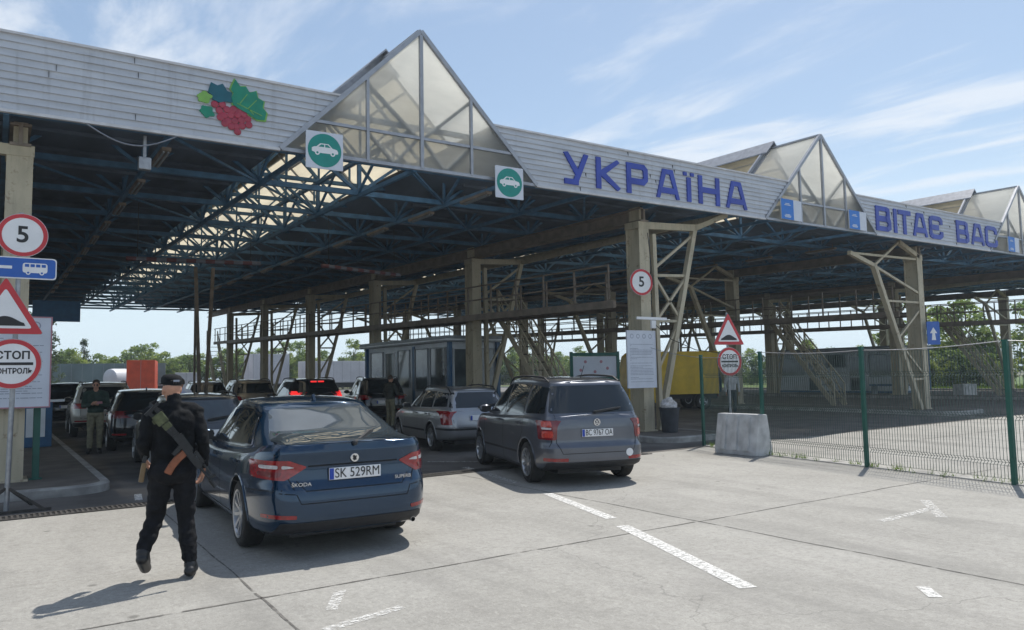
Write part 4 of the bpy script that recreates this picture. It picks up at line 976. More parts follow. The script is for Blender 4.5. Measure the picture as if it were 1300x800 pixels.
SUV = dict(obj='suv', xr=-.95, xf=3.75, hw=.93, wb=2.78, wr=.362, rr=.245, zb=.27, nr=7, clad=True,
    deck=[(-.95, 1.08), (-.5, 1.11), (.6, 1.09), (1.6, 1.06), (2.3, 1.05), (2.9, .99), (3.4, .9), (3.75, .78)],
    rings=STD_RINGS, roof=[(-.65, 1.60), (-.1, 1.67), (.8, 1.69), (1.5, 1.66), (1.8, 1.6)], gh=(-.85, 2.5, .87, -.52, 1.58, .64), gnr=7,
    side_win=[[(1.05, 1.12), (2.05, 1.11), (1.75, 1.36), (1.45, 1.54), (1.05, 1.585)], [(.12, 1.14), (.97, 1.122), (.97, 1.59), (.16, 1.575)], [(-.55, 1.19), (.04, 1.15), (.06, 1.56), (-.3, 1.5)]],
    rear_win=[(-.7, 1.17), (.7, 1.17), (.6, 1.55), (-.6, 1.55)], wind=[(-.7, 1.1), (.7, 1.1), (.6, 1.57), (-.6, 1.57)],
    seams=[[(1.01, .34), (1.02, 1.1)], [(2.12, .4), (2.12, 1.04)], [(.07, 1.12), (.1, .85), (.38, .6), (.42, .36)]],
    rear_seams=[[(-.7, 1.15), (-.66, .6), (.66, .6), (.7, 1.15)]], rear_black=[[(-.86, .27), (.86, .27), (.86, .47), (-.86, .47)]], side_black=[[(.45, .27), (2.34, .27), (2.34, .36), (.45, .36)]],
    tail=[('tail_light', 'lamp_red', [('B', [(.52, .9), (.88, .9), (.88, 1.06), (.6, 1.06)], .006), ('L', [(-.9, 1.06), (-.62, 1.05), (-.6, .93), (-.9, .9)], .006)])],
    refl=[(.5, .5), (.82, .5), (.82, .54), (.5, .54)], head=[(.5, .72), (.85, .72), (.85, .86), (.55, .86)], plate=(0, .80, .52, .112), mirror=(2.0, 1.12), handles=(.25, 1.2), hz=.98, wheel='five', wiper=((0, 1.165), (-.32, 1.21)), rails=(-.4, 1.5, .62))
HAT = dict(obj='hatchback_car', xr=-.8, xf=3.5, hw=.90, wb=2.63, wr=.322, rr=.222, zb=.2, nr=6,
    deck=[(-.8, .98), (-.4, 1.0), (.6, .97), (1.6, .94), (2.25, .94), (2.8, .86), (3.2, .77), (3.5, .66)],
    rings=STD_RINGS, roof=[(-.45, 1.41), (.1, 1.465), (.8, 1.49), (1.3, 1.465), (1.6, 1.43)], gh=(-.72, 2.4, .83, -.32, 1.42, .58), gnr=6.5,
    side_win=[[(.95, 1.0), (1.9, .99), (1.6, 1.22), (1.3, 1.36), (.95, 1.39)], [(.1, 1.02), (.87, 1.0), (.87, 1.395), (.22, 1.38)], [(-.4, 1.08), (0, 1.04), (.12, 1.35), (-.1, 1.3)]],
    rear_win=[(-.66, 1.06), (.66, 1.06), (.55, 1.37), (-.55, 1.37)], wind=[(-.66, .98), (.66, .98), (.55, 1.38), (-.55, 1.38)],
    seams=[[(.91, .26), (.92, .98)], [(2.0, .3), (2.0, .93)], [(.05, 1.0), (.06, .78), (.34, .52), (.36, .28)]],
    rear_seams=[[(-.66, 1.04), (-.62, .56), (.62, .56), (.66, 1.04)]], rear_black=[[(-.82, .2), (.82, .2), (.82, .38), (-.82, .38)]], side_black=[[(.4, .2), (2.2, .2), (2.2, .26), (.4, .26)]],
    tail=[('tail_light', 'lamp_dark', [('B', [(.5, .82), (.86, .82), (.86, .99), (.6, .99)], .006), ('L', [(-.76, .99), (-.5, .97), (-.48, .86), (-.76, .82)], .006)])],
    refl=[(.5, .41), (.8, .41), (.8, .45), (.5, .45)], head=[(.45, .6), (.82, .6), (.82, .73), (.5, .73)], plate=(0, .74, .52, .112), mirror=(1.85, 1.0), handles=(.25, 1.1), hz=.87, wheel='five', wiper=((0, 1.06), (-.3, 1.1)), fin=.1)

SUVH = dict(SUV, tail=[('tail_light', 'lamp_red', [('B', [(.6, 1.06), (.88, 1.06), (.87, 1.3), (.68, 1.3)], .006), ('L', [(-.9, 1.28), (-.7, 1.25), (-.66, 1.1), (-.9, 1.06)], .006)]), ('tail_light', 'lamp_red', [('B', [(.02, 1.575), (.22, 1.575), (.22, 1.61), (.02, 1.61)], .012)])])
P_navy = paint('navy_car_paint', (.003, .030, .072), .5, .17); P_grey = paint('graphite_car_paint', (.105, .115, .14), .5, .28); P_silver = paint('silver_car_paint', (.34, .345, .36), .6, .32)
P_black = paint('black_car_paint', (.008, .009, .012), .2, .18); P_beige = paint('beige_car_paint', (.30, .27, .23), .5, .3); P_white = paint('pearl_car_paint', (.30, .29, .26), .15, .3); P_dgrey = paint('dark_grey_car_paint', (.055, .06, .068), .4, .28); P_lgrey = paint('light_grey_car_paint', (.22, .225, .24), .5, .3)
G = 'cars queuing under the canopy'
car, P, px = make_car('navy blue liftback car with plate SK 529RM, beside the walking guard', P_navy, LIFT, (3.0, 8.02), 3.5, G, plate='SK 529RM', glass='glass_light')
# round winged emblem and lettering on the boot lid
c, n = badge_disc(P, .925, .05, car)
mb = MB(); mb.lathe([(.001, .012), (.04, .012), (.044, .006), (.046, 0)], (c.x, 0, c.z), (-1, 0, 0), 24); em_ = mb.build('emblem', M['chrome'], car, smooth=40)
mb = MB(); 
for pts in ([(-.018, -.02), (.012, -.028), (.024, -.004), (.004, .012), (-.014, .0)], [(-.004, .016), (.018, .004), (.026, .016), (.008, .028)], [(.0, -.006), (-.022, .012), (-.012, .022), (.008, .008)]):
    mb.prism([(c.x-.0125, y, c.z+z) for y, z in pts], (-.0015, 0, 0))
mb.build('winged_arrow', M['plastic'], em_)
for s_, y_ in (('ŠKODA', .52), ('SUPERB', -.50)):
    h, n = P.ray('B', y_, .705); put_text(s_, .048, M['chrome'], car, (h.x-.009, y_, .705), (R(90), 0, -R(90)+(.12 if y_ > 0 else -.12)*-1), name='boot_lettering', sx=1.15)
car, P, px = make_car('graphite grey minivan with plate BC 9767 OA, rear tyres on the lit concrete', P_grey, MPV, (7.86, 9.6), 16, G, plate='BC 9767 OA')
c, n = badge_disc(P, .955, .055, car)
mb = MB(); mb.lathe([(.055, 0), (.055, .012), (.046, .012), (.046, 0)], (c.x, 0, c.z), (-1, 0, 0), 28, True)
for (a, b_), (d, e) in (((.028, .036), (.006, .004)), ((-.028, .036), (-.006, .004)), ((.006, .004), (0, .02)), ((-.006, .004), (0, .02)), ((.044, .014), (.02, -.038)), ((-.044, .014), (-.02, -.038)), ((.02, -.038), (0, -.004)), ((-.02, -.038), (0, -.004))): mb.beam((c.x-.006, a, c.z+b_), (c.x-.006, d, c.z+e), .01, .01)
mb.build('emblem', M['chrome'], car)
h, n = P.ray('B', -.52, .5)
mb = MB(); mb.lathe([(.001, .004), (.058, .004), (.06, 0)], (h.x-.003, -.52, .485), (-1, 0, 0), 20); mb.build('oval_sticker', M['white'], car)
make_car('silver estate car with roof rails, parked askew beyond the grey minivan', P_silver, WAG, (9.15, 15.3), 9, G, detail=.9, glass='glass')
make_car('grey car directly in front of the navy liftback, half hidden behind the guard', P_dgrey, WAG, (3.25, 15.2), 2, G, detail=.7, glass='glass_light')
make_car('black hatchback behind the soldier in green, tail reflector glowing', P_black, HAT, (3.25, 21.2), 3, G, detail=.8)
make_car('pale beige crossover left of the black hatchback, in the left queue', P_white, SUV, (2.95, 27.5), 2, G, detail=.7, cat='suv')
make_car('tall black suv with roof rails, ahead of the pale crossover in the left queue', P_black, SUV, (2.4, 34.2), 2, G, detail=.6, cat='suv')
make_car('small dark car farthest up the left queue, partly behind the info board', P_dgrey, HAT, (1.45, 41.5), 2, G, detail=.5)
make_car('black suv with lit red brake lights beyond the navy roof', P_black, SUVH, (8.75, 24.4), 4, G, detail=.8, cat='suv', lit=True)
make_car('beige suv left of the black suv with lit brake lights', P_beige, SUV, (8.6, 31.0), 4, G, detail=.6, cat='suv')
make_car('grey minivan farthest back, left of the beige suv', P_dgrey, MPV, (8.0, 36.0), 4, G, detail=.5, cat='minivan')
make_car('black suv beside the glass booth, behind the officer in dark green', P_black, SUV, (12.0, 26.3), 14, G, detail=.7, cat='suv')
# ------------------------------------------------------------------ signs
def ngon(c, r, n=40, a0=0): return [(c[0]+r*math.cos(a0+2*math.pi*i/n), c[1]+r*math.sin(a0+2*math.pi*i/n)) for i in range(n)]
def plate(name, poly, m, parent, y, th=.004):
    b = MB(); b.prism([(x, y, z) for x, z in poly], (0, -th, 0)); return b.build(name, M[m] if isinstance(m, str) else m, parent)
def ring_plate(name, c, r0, r1, m, parent, y, th=.004):
    b = MB(); b.lathe([(r0, 0), (r0, th), (r1, th), (r1, 0)], (c[0], y, c[1]), (0, -1, 0), 40, True); return b.build(name, M[m], parent)
def rrect(x0, x1, z0, z1, r): return rpoly([(x0, z0), (x1, z0), (x1, z1), (x0, z1)], r, 4)
def round_sign(c, r, parent, y, name):
    s = plate(name, ngon(c, r), 'galv', parent, y, .02)
    plate('white_face', ngon(c, r*.985), 'white', s, y-.0205, .003); ring_plate('red_rim', c, r*.80, r*.975, 'red', s, y-.0238, .003); return s
def speed5(c, r, parent, y):
    s = round_sign(c, r, parent, y, 'speed_limit_sign'); put_text('5', r*1.05, M['black'], s, (c[0], y-.0252, c[1]), weight=.006*r/.3, name='numeral'); return s
def stop_ctrl(c, r, parent, y):
    s = round_sign(c, r, parent, y, 'stop_control_sign'); 
    put_text('СТОП', r*.42, M['black'], s, (c[0], y-.0252, c[1]+r*.32), name='lettering', weight=.004); put_text('КОНТРОЛЬ', r*.29, M['black'], s, (c[0], y-.0252, c[1]-r*.3), name='lettering', weight=.003, sx=.84)
    plate('bar', [(c[0]-r*.7, c[1]-r*.055), (c[0]+r*.7, c[1]-r*.055), (c[0]+r*.7, c[1]+r*.055), (c[0]-r*.7, c[1]+r*.055)], 'black', s, y-.0245, .003); return s
def bump_sign(cx, z0, side, parent, y):
    h = side*.866; tri = lambda k: rpoly([(cx-side/2*k, z0+h/3-h/3*k), (cx+side/2*k, z0+h/3-h/3*k), (cx, z0+h/3+h*2/3*k)], .05*side, 4)
    s = plate('bump_sign', tri(1), 'galv', parent, y, .02); plate('red_face', tri(.985), 'red', s, y-.0205, .003); plate('white_face', tri(.70), 'white', s, y-.0238, .003)
    u = side; zz = z0+h*.145
    p = [(cx-.26*u, zz), (cx+.26*u, zz), (cx+.24*u, zz+.045*u), (cx+.2*u, zz+.06*u)]+[(cx+.2*u-.4*u*i/14, zz+.06*u+.085*u*math.sin(math.pi*i/14)**1.1) for i in range(1, 14)]+[(cx-.2*u, zz+.06*u), (cx-.24*u, zz+.045*u)]
    plate('bump_symbol', p, 'black', s, y-.0268, .003); return s
# left post by the drain
sp = empty('sign_post', (.2, 12.25, 0), 0, 'grey sign pole by the left kerb with speed 5, bus, bump and stop signs', 'sign post')
b = MB().cyl((0, 0, 0), (.06, 0, 4.05), .032, n=14); b.build('pole', M['galv'], sp, smooth=40)
b = MB(); 
for dx, dy in ((-.42, -.25), (.42, -.22), (.3, .35), (-.3, .35)): b.beam((0, 0, .32), (dx, dy, .02), .03)
b.beam((-.5, -.24, .02), (.5, -.22, .02), .035); b.build('pole_base', M['iron'], sp)
speed5((.08, 3.73), .30, sp, -.045)
bs = plate('bus_lane_sign', rrect(-.55, .49, 3.13, 3.425, .05), 'white', sp, -.045, .02); plate('blue_face', rrect(-.535, .475, 3.145, 3.41, .045), 'sign_blue', bs, -.0655, .003)
plate('bus_body', rrect(.09, .38, 3.215, 3.35, .035), 'white', bs, -.0688, .003)
for i in range(4): plate('bus_window', rrect(.115+i*.065, .165+i*.065, 3.295, 3.335, .006), 'sign_blue', bs, -.0722, .002)
for x in (.155, .315): plate('bus_wheel', ngon((x, 3.215), .028, 20), 'white', bs, -.0725, .002); plate('wheel_hub', ngon((x, 3.215), .014, 16), 'sign_blue', bs, -.075, .002)
plate('arrow', [(-.42, 3.28), (-.25, 3.37), (-.25, 3.30), (-.03, 3.30), (-.03, 3.26), (-.25, 3.26), (-.25, 3.19)], 'white', bs, -.0688, .003)
bump_sign(-.09, 2.37, .90, sp, -.045); stop_ctrl((.01, 1.97), .34, sp, -.045)
# sign posts behind the fence
def small_post(x, y, rz, lab, hh=3.2):
    r = empty('sign_post', (x, y, 0), rz, lab, 'sign post'); MB().cyl((0, 0, .0), (0, 0, hh), .03, n=12).build('pole', M['galv'], r, smooth=40)
    bump_sign(0, 2.37, .95, r, -.04); stop_ctrl((0, 1.94), .37, r, -.04); return r
small_post(15.55, 12.8, -R(14), 'sign pole with bump triangle and round stop sign, above the concrete block')
small_post(23.95, 8.6, -R(14), 'sign pole with stop sign cut off by the right edge, behind the fence', 2.9)
r = empty('speed_sign', (14.16, 14.44, 0), -R(12), 'round speed 5 sign fixed to the middle column', 'road sign'); speed5((0, 4.1), .36, r, 0); MB().beam((-.05, .0, 4.1), (-.05, .12, 4.1), .05).build('bracket', M['galv'], r)
r = empty('arrow_sign', (29.1, 14.3, 0), -R(18), 'small blue sign with white upward arrow on the right column', 'road sign')
s_ = plate('panel', rrect(-.3, .3, 2.55, 3.42, .04), 'sign_blue', r, 0, .02); plate('arrow', [(0, 3.2), (.17, 2.98), (.06, 2.98), (.1, 2.72), (-.1, 2.72), (-.06, 2.98), (-.17, 2.98)], 'white', s_, -.0205, .003)
def car_icon(parent, s, y, flip=1, m='white'):
    p = [(-.40, -.05), (-.40, .05), (-.33, .09), (-.26, .10), (-.14, .21), (.12, .21), (.24, .09), (.38, .06), (.42, .0), (.42, -.07), (.30, -.09), (-.3, -.09)]
    plate('car_symbol', [(x*s*flip, z*s) for x, z in p][::flip], m, parent, y, .003)
    for w in ([(-.2, .10), (-.11, .18), (-.02, .18), (-.02, .10)], [(.01, .10), (.01, .18), (.10, .18), (.19, .10)]): plate('symbol_window', [(x*s*flip, z*s) for x, z in w][::flip], 'sign_teal', parent, y-.0032, .002)
    for x in (-.23, .25): plate('symbol_wheel', ngon((x*s*flip, -.09*s), .075*s, 20), m, parent, y-.0036, .002); plate('symbol_hub', ngon((x*s*flip, -.09*s), .035*s, 16), 'sign_teal', parent, y-.006, .002)
for x, z, lab in ((5.1, 6.04, 'square sign with white car on green disc, on the left corner of the first gable'), (9.38, 5.98, 'square sign with white car on green disc, left of the country lettering')):
    r = empty('lane_sign', (x, 13.62, z), -R(4), lab, 'lane sign')
    pn = plate('panel', rrect(-.36, .36, -.36, .36, .02), 'offwhite', r, 0, .02); plate('green_disc', ngon((0, 0), .325), 'sign_teal', pn, -.0205, .003); car_icon(pn, .62, -.0238)
    MB().beam((-.2, .02, .2), (-.2, .17, .2), .03).beam((.2, .02, .2), (.2, .17, .2), .03).build('bracket', M['galv'], r)
for x, z, lab in ((19.78, 6.3, 'blue and white banner on the left corner of the second gable'), (23.36, 6.3, 'blue and white banner on the right corner of the second gable'), (34.9, 6.32, 'blue and white banner at the left corner of the far right gable')):
    r = empty('gable_banner', (x, 13.66, z+zs(x, YF)-.02), 0, lab, 'banner')
    MB().b2(-.5, .5, 0, .03, -.31, .31).build('white_panel', M['offwhite'], r); bl = MB().b2(-.5, .1, -.004, -.001, -.31, .31).build('blue_panel', M['flag_blue'], r)
    b = MB()
    for z0, w in ((.13, .3), (.17, .2), (-.2, .32), (-.235, .28), (-.165, .22)): b.b2(-.2-w/2, -.2+w/2, -.008, -.0045, z0-.011, z0+.011)
    b.build('print', M['offwhite'], bl)
# notice boards: sheets with faint icons and unreadable lines of print
def notice(parent, x0, x1, z0, z1, y, seed, frame='offwhite', nl=22):
    rd = random.Random(seed); pn = MB().b2(x0, x1, y, y+.03, z0, z1).build('panel', M['offwhite'], parent)
    f = MB(); t = .02
    f.b2(x0-t, x0, y-.008, y+.035, z0-t, z1+t).b2(x1, x1+t, y-.008, y+.035, z0-t, z1+t).b2(x0, x1, y-.008, y+.035, z0-t, z0).b2(x0, x1, y-.008, y+.035, z1, z1+t); f.build('frame', M[frame], parent)
    w, h = x1-x0, z1-z0; b = MB()
    for i in range(4):
        c = (x0+w*(.16+.22*i), z1-h*.09); b.lathe([(w*.045, 0), (w*.045, .002), (w*.06, .002), (w*.06, 0)], (c[0], y-.001, c[1]), (0, -1, 0), 16, True)
    b.build('print_icon', M['grey_text'], pn)
    t_ = MB(); z = z1-h*.24
    for i in range(nl):
        k = x0+w*.08
        while k < x1-w*.12:
            L = rd.uniform(.03, .11)*w; t_.b2(k, min(k+L, x1-w*.08), y-.0035, y-.001, z, z+h*.008); k += L+.012*w
            if rd.random() < .06: break
        z -= h*(.026 if rd.random() > .12 else .05)
        if z < z0+h*.06: break
    t_.build('print_line', M['grey_text'], pn)
M['faded_red'] = mat('faded_red_frame', (.42, .2, .24), .5, var=.1)
r = empty('info_board', (.2, 14.38, 0), 0, 'big white info board with faint print on the left pillar', 'notice board'); notice(r, -.6, .56, 1.33, 2.76, 0, 1, 'faded_red', 30)
r = empty('info_board', (13.97, 14.3, 0), 0, 'white info board with faint print on the middle column', 'notice board'); notice(r, -.5, .49, 1.32, 2.78, 0, 2)
r = empty('bulletin_board', (14.85, 17.2, 0), -R(20), 'green framed bulletin board on posts behind the grey minivan', 'notice board')
MB().b2(-.78, -.7, -.03, .05, .1, 2.35).b2(.7, .78, -.03, .05, .1, 2.35).b2(-.7, .7, -.03, .05, 2.22, 2.32).b2(-.7, .7, -.03, .05, 1.5, 1.58).build('frame', M['fence_green'], r)
pn = MB().b2(-.69, .69, 0, .02, 1.59, 2.21).build('panel', M['offwhite'], r); 
for x, z in ((-.45, 1.8), (0, 1.75), (.4, 1.85), (-.3, 2.05), (.2, 2.05)): MB().lathe([(.001, .004), (.045, .004), (.047, 0)], (x, -.001, z), (0, -1, 0), 14).build('round_print', M['faded_red'], pn)
r = empty('cable_bracket', (14.35, 14.3, 3.12), 0, 'white crossbar with small box on the middle column above its info board', 'bracket'); MB().b2(-.55, .55, -.04, .0, -.03, .04).build('crossbar', M['white'], r); bevel(MB().b2(-.08, .08, -.1, -.041, -.26, -.05).build('junction_box', M['white'], r), .01)
MB().tube([Vector((.05, -.06, -.1)), Vector((.25, -.3, -.5)), Vector((.1, -.02, .9)), Vector((-.05, -.02, 2.3))][2:], .012, 5).tube([Vector((.05, -.08, -.15)), Vector((.4, -.3, -.55)), Vector((.9, -.7, -.85)), Vector((1.6, -1.4, -1.0))], .01, 5).build('cable', M['black'], r)

# ------------------------------------------------------------------ fence, block, bin, small street furniture
FP = [(13.5, 11.9), (12.85, 9.77), (12.5, 7.39), (12.1, 4.94), (11.6, 2.5), (11.1, .1)]
fr = empty('mesh_fence', (12.85, 9.77, 0), 0, 'green welded mesh fence with posts closing off the yard on the right', 'fence')
fo = Vector((12.85, 9.77, 0))
for x, y in FP:
    o = MB().b2(-.035, .035, -.025, .025, -.02, 2.06).b2(-.04, .04, -.03, .03, 2.06, 2.085).build('post', M['fence_green'], fr); o.location = Vector((x, y, 0))-fo; o.rotation_euler = (0, 0, R(75))
for (a, c) in zip(FP, FP[1:]):
    A, B_ = Vector((*a, 0)), Vector((*c, 0)); d = (B_-A); L = d.length; d /= L; s = Vector((-d.y, d.x, 0)); b = MB(); n = int(L/.05)
    zf = [(.07, 0), (.26, 0), (.3, .045), (.34, 0), (.92, 0), (.96, .045), (1.0, 0), (1.56, 0), (1.6, .045), (1.64, 0), (1.98, 0)]
    for i in range(1, n):
        p = A+d*(L*i/n)
        for (z0, o0), (z1, o1) in zip(zf, zf[1:]): b.beam(p+s*(o0+.03)+Vector((0, 0, z0)), p+s*(o1+.03)+Vector((0, 0, z1)), .006)
    for z, o_ in zf: b.beam(A+d*.04+s*(o_+.036)+Vector((0, 0, z)), B_-d*.04+s*(o_+.036)+Vector((0, 0, z)), .005)
    o = b.build('mesh_panel', M['mesh_wire'], fr); o.location = -fo
b = MB(); hp = [(14.3, 14.3, 2.35)]+[(x, y, 2.02+(.05 if i % 2 else 0)) for i, (x, y) in enumerate(FP)]
for p, q in zip(hp, hp[1:]):
    p, q = Vector(p), Vector(q); b.tube([p+(q-p)*(i/8)-Vector((0, 0, .04*math.sin(math.pi*i/8))) for i in range(9)], .007, 5)
o = b.build('top_wire', M['galv'], fr); o.location = -fo
b = MB(); rw = random.Random(8)
for (p, q) in zip(FP, FP[1:]):
    for i in range(26):
        t = rw.random()**1.4; cx_, cy_ = p[0]+(q[0]-p[0])*t+rw.gauss(.06, .05), p[1]+(q[1]-p[1])*t
        for k in range(rw.randint(4, 11)):
            h = rw.uniform(.04, .15); a = rw.random()*6.28; o_ = Vector((cx_+rw.gauss(0, .025), cy_+rw.gauss(0, .025), .0)); s_ = Vector((math.cos(a), math.sin(a), 0))*.006; b.add([o_-s_, o_+s_, o_+Vector((rw.gauss(0, .05), rw.gauss(0, .05), h))], [(0, 1, 2)])
tag(b.build('weeds', M['grass'], fixn=False), 'thin weeds and grass tufts growing along the fence foot', 'weeds', kind='stuff')
blk = empty('concrete_block', (12.72, 10.18, 0), R(88), 'pale concrete barrier block with grooves standing at the fence', 'barrier block')
b = MB(); prof = [(-.25, 0), (.25, 0), (.25, .09), (.12, .82), (-.12, .82), (-.25, .09)]; b.prism([(-.54, y, z) for y, z in prof], (1.08, 0, 0)); o = bevel(b.build('block', M['blockc'], blk), .02)
b = MB()
for x in (-.3, 0, .3):
    for s in (-1, 1): b.prism([(x-.06, s*.22, .1), (x+.06, s*.22, .1), (x+.04, s*.10, .76), (x-.04, s*.10, .76)], (0, s*.08, .01))
b.build('rib', M['blockc'], blk)
bn = empty('litter_bin', (14.6, 14.0, .14), 0, 'dark litter bin overflowing with pale rubbish beside the middle column', 'bin')
b = MB(); b.lathe([(.01, 0), (.2, 0), (.26, .6), (.275, .61), (.275, .64), (.24, .64), (.235, .55), (.01, .5)], (0, 0, 0), (0, 0, 1), 24); b.build('bucket', M['bin'], bn, smooth=40)
b = MB(); rb = random.Random(5)
for i in range(9):
    n0 = len(b.v); b.ball((rb.uniform(-.13, .13), rb.uniform(-.13, .13), .64+rb.uniform(0, .14)), rb.uniform(.07, .13), 10, 7)
    b.v[n0:] = [tuple(Vector(v)*1.0+noise.noise_vector(Vector(v)*9)*.05) for v in b.v[n0:]]
b.build('rubbish', M['bag'], bn)
r = empty('teal_post', (.62, 14.75, .137), 0, 'teal painted steel post beside the left pillar', 'post'); bevel(MB().b2(-.05, .05, -.05, .05, 0, 2.1).build('shaft', M['fence_green'], r), .01); MB().b2(-.09, .09, -.09, .09, 0, .02).build('foot_plate', M['fence_green'], r)
r = empty('counter_box', (.95, 22.3, .137), 0, 'blue and white steel cabinet with a shelf on the left island', 'cabinet'); bevel(MB().b2(-.35, .3, -.3, .3, 0, 1.1).build('case', M['booth_blue'], r), .02); MB().b2(-.4, .55, -.35, .35, 1.1, 1.15).build('shelf', M['booth_white'], r); MB().b2(-.25, .15, -.312, -.302, .25, .95).build('panel', M['booth_white'], r)
r = empty('work_bench', (45.3, 24.6, 0), R(90), 'dark low bench in front of the grey office', 'bench')
MB().b2(-1.6, 1.6, -.3, .3, .62, .72).build('top', M['booth_blue'], r)
for x in (-1.4, 1.4): MB().b2(x-.04, x+.04, -.28, .28, 0, .62).build('leg', M['booth_grey'], r)
bevel(tag(MB().box((0, 0, .35), (1.6, .6, .7)).build('concrete_cube', M['blockc'], None, loc=(46.6, 21.3, 0)), 'low grey concrete block beyond the right column', 'barrier block'), .03)

# ------------------------------------------------------------------ booths
def booth(x0, x1, y0, y1, h, lab, wins, seed):
    root = empty('control_booth', (x0, y0, .137), 0, lab, 'booth'); w, d = x1-x0, y1-y0
    b = MB(); b.b2(.06, w-.06, .06, d-.06, 0, h); b.build('wall', M['booth_white'], root)
    MB().b2(-.02, w+.02, -.02, d+.02, 0, .12).build('plinth', M['booth_blue'], root)
    rf = MB().b2(-.25, w+.25, -.25, d+.25, h, h+.22).build('roof', M['booth_grey'], root); MB().b2(-.27, w+.27, -.27, d+.27, h+.05, h+.1).build('roof_trim', M['booth_white'], rf)
    f = MB()
    for x in (0, w): 
        for y in (0, d): f.b2(x-.07, x+.07, y-.07, y+.07, .12, h)
    f.build('corner_frame', M['booth_blue'], root)
    for (fc, a, c, z0, z1, kind) in wins:
        m = {'win': 'booth_glass', 'panel': 'booth_white', 'door': 'booth_glass', 'blue': 'booth_blue'}[kind]
        nm = {'win': 'window', 'panel': 'wall_panel', 'door': 'door', 'blue': 'frame_post'}[kind]
        if fc == 'L': o = MB().b2(.02, .05, a, c, z0, z1).build(nm, M[m], root)
        else: o = MB().b2(a, c, .02, .05, z0, z1).build(nm, M[m], root)
        if kind in ('win', 'door'):
            g = MB(); t = .045
            def bar(u0, u1, v0, v1): g.b2(-.005, .06, u0, u1, v0, v1) if fc == 'L' else g.b2(u0, u1, -.005, .06, v0, v1)
            bar(a-t, a, z0-t, z1+t); bar(c, c+t, z0-t, z1+t); bar(a, c, z0-t, z0); bar(a, c, z1, z1+t)
            if kind == 'door': bar(a, c, 1.0, 1.06)
            g.build('door_frame' if kind == 'door' else 'window_frame', M['booth_white' if kind == 'door' else 'booth_grey'], o)
    return root
booth(13.75, 15.85, 24.0, 31.4, 2.82, 'glass walled control booth with blue corner frames beyond the silver estate', [('L', .3, 1.5, 1.05, 2.6, 'win'), ('L', 1.75, 2.75, 1.05, 2.6, 'win'), ('L', 2.85, 3.05, .12, 2.75, 'blue'), ('L', 3.3, 4.3, 1.15, 2.6, 'win'), ('L', 4.6, 5.5, .2, 2.55, 'door'), ('L', 5.8, 7.0, 1.05, 2.6, 'win'), ('F', .2, 1.05, .15, 2.55, 'door'), ('F', 1.25, 1.95, 1.05, 2.55, 'win')], 1)
booth(46.4, 50.0, 25.0, 34.3, 2.75, 'pale grey office cabin with dark windows behind the fenced yard', [('L', .4, 1.9, 1.1, 2.4, 'win'), ('L', 2.3, 3.3, .15, 2.4, 'door'), ('L', 3.6, 4.9, 1.7, 2.5, 'win'), ('L', 5.6, 6.3, .15, 2.3, 'door'), ('L', 6.7, 8.6, 1.2, 2.3, 'win'), ('F', .4, 3.1, 1.1, 2.4, 'win')], 2)
booth(43.9, 45.2, 38.0, 46.0, 2.7, 'far booth with glazed front under the middle rows of the canopy', [('L', .4, 3.4, 1.0, 2.4, 'win'), ('L', 4.0, 7.4, 1.0, 2.4, 'win')], 3)
# ------------------------------------------------------------------ trucks and vans
def wheel_set(root, xs, hw, r, rr=.2):
    ty, rm = wheel_meshes(r, rr, 'five')
    for x in xs:
        for s in (1, -1):
            o = bpy.data.objects.new('wheel', ty); COL.objects.link(o); o.parent = root; o.location = (x, s*(hw-.13), r); o.rotation_euler = (0, .2, 0 if s > 0 else math.pi)
            q = bpy.data.objects.new('rim', rm); COL.objects.link(q); q.parent = o
def truck(name, lab, cat, loc, rz, L, W, z0, z1, bodym, cabm, cabL, wheels, wr):
    root = empty(name, (*loc, 0), rz, lab, cat)
    o = bevel(MB().b2(0, L, -W/2, W/2, z0, z1).build('cargo_box', M[bodym], root), .03)
    b = MB()
    for x in np.arange(0.02, L, 1.1): b.b2(x, x+.03, -W/2-.008, -W/2+.0, z0+.05, z1-.05).b2(x, x+.03, W/2, W/2+.008, z0+.05, z1-.05)
    b.b2(0, L, -W/2-.02, -W/2-.002, z0-.02, z0+.08).b2(0, L, W/2+.002, W/2+.02, z0-.02, z0+.08); b.b2(-.012, -.001, -.015, .015, z0+.05, z1-.05)
    b.build('box_rib', M['galv'] if bodym != 'yellow' else M[bodym], o)
    MB().b2(-.05, L+cabL-.2, -W/2+.3, W/2-.3, wr+.1, z0-.021).build('chassis', M['plastic'], root)
    if cabL:
        zc = min(z1, 2.75); p = [(L+.12, wr*.9), (L+cabL, wr*.9), (L+cabL, wr*.9+.75), (L+cabL-.25, zc-.15), (L+cabL-.45, zc), (L+.12, zc)]
        c = MB(); c.prism([(x, -W/2+.06, z) for x, z in p], (0, W-.12, 0)); c = bevel(c.build('cab', M[cabm], root), .05)
        w = MB(); 
        for s in (-1, 1): w.prism([(L+cabL-.9, s*(W/2-.055), wr*.9+.85), (L+cabL-.12, s*(W/2-.055), wr*.9+.85), (L+cabL-.3, s*(W/2-.055), zc-.2), (L+cabL-.9, s*(W/2-.055), zc-.2)], (0, s*.006, 0))
        w.build('cab_window', M['glass'], c)
    else:
        MB().b2(L-1.3, L-1.2, -.7, .7, 0, z0-.03).build('landing_leg', M['plastic'], root)
    for s in (1, -1): MB().b2(-.03, -.001, s*(W/2-.25)-.12, s*(W/2-.25)+.12, z0-.16, z0-.03).build('tail_lamp', M['lamp_red'], root)
    wheel_set(root, wheels, W/2, wr); return root
truck('yellow_truck', 'yellow box truck parked behind the middle column and fence', 'truck', (27.5, 23.75), R(154), 2.7, 2.0, .72, 2.62, 'yellow', 'yellow', 1.5, (.75, 3.4), .38)
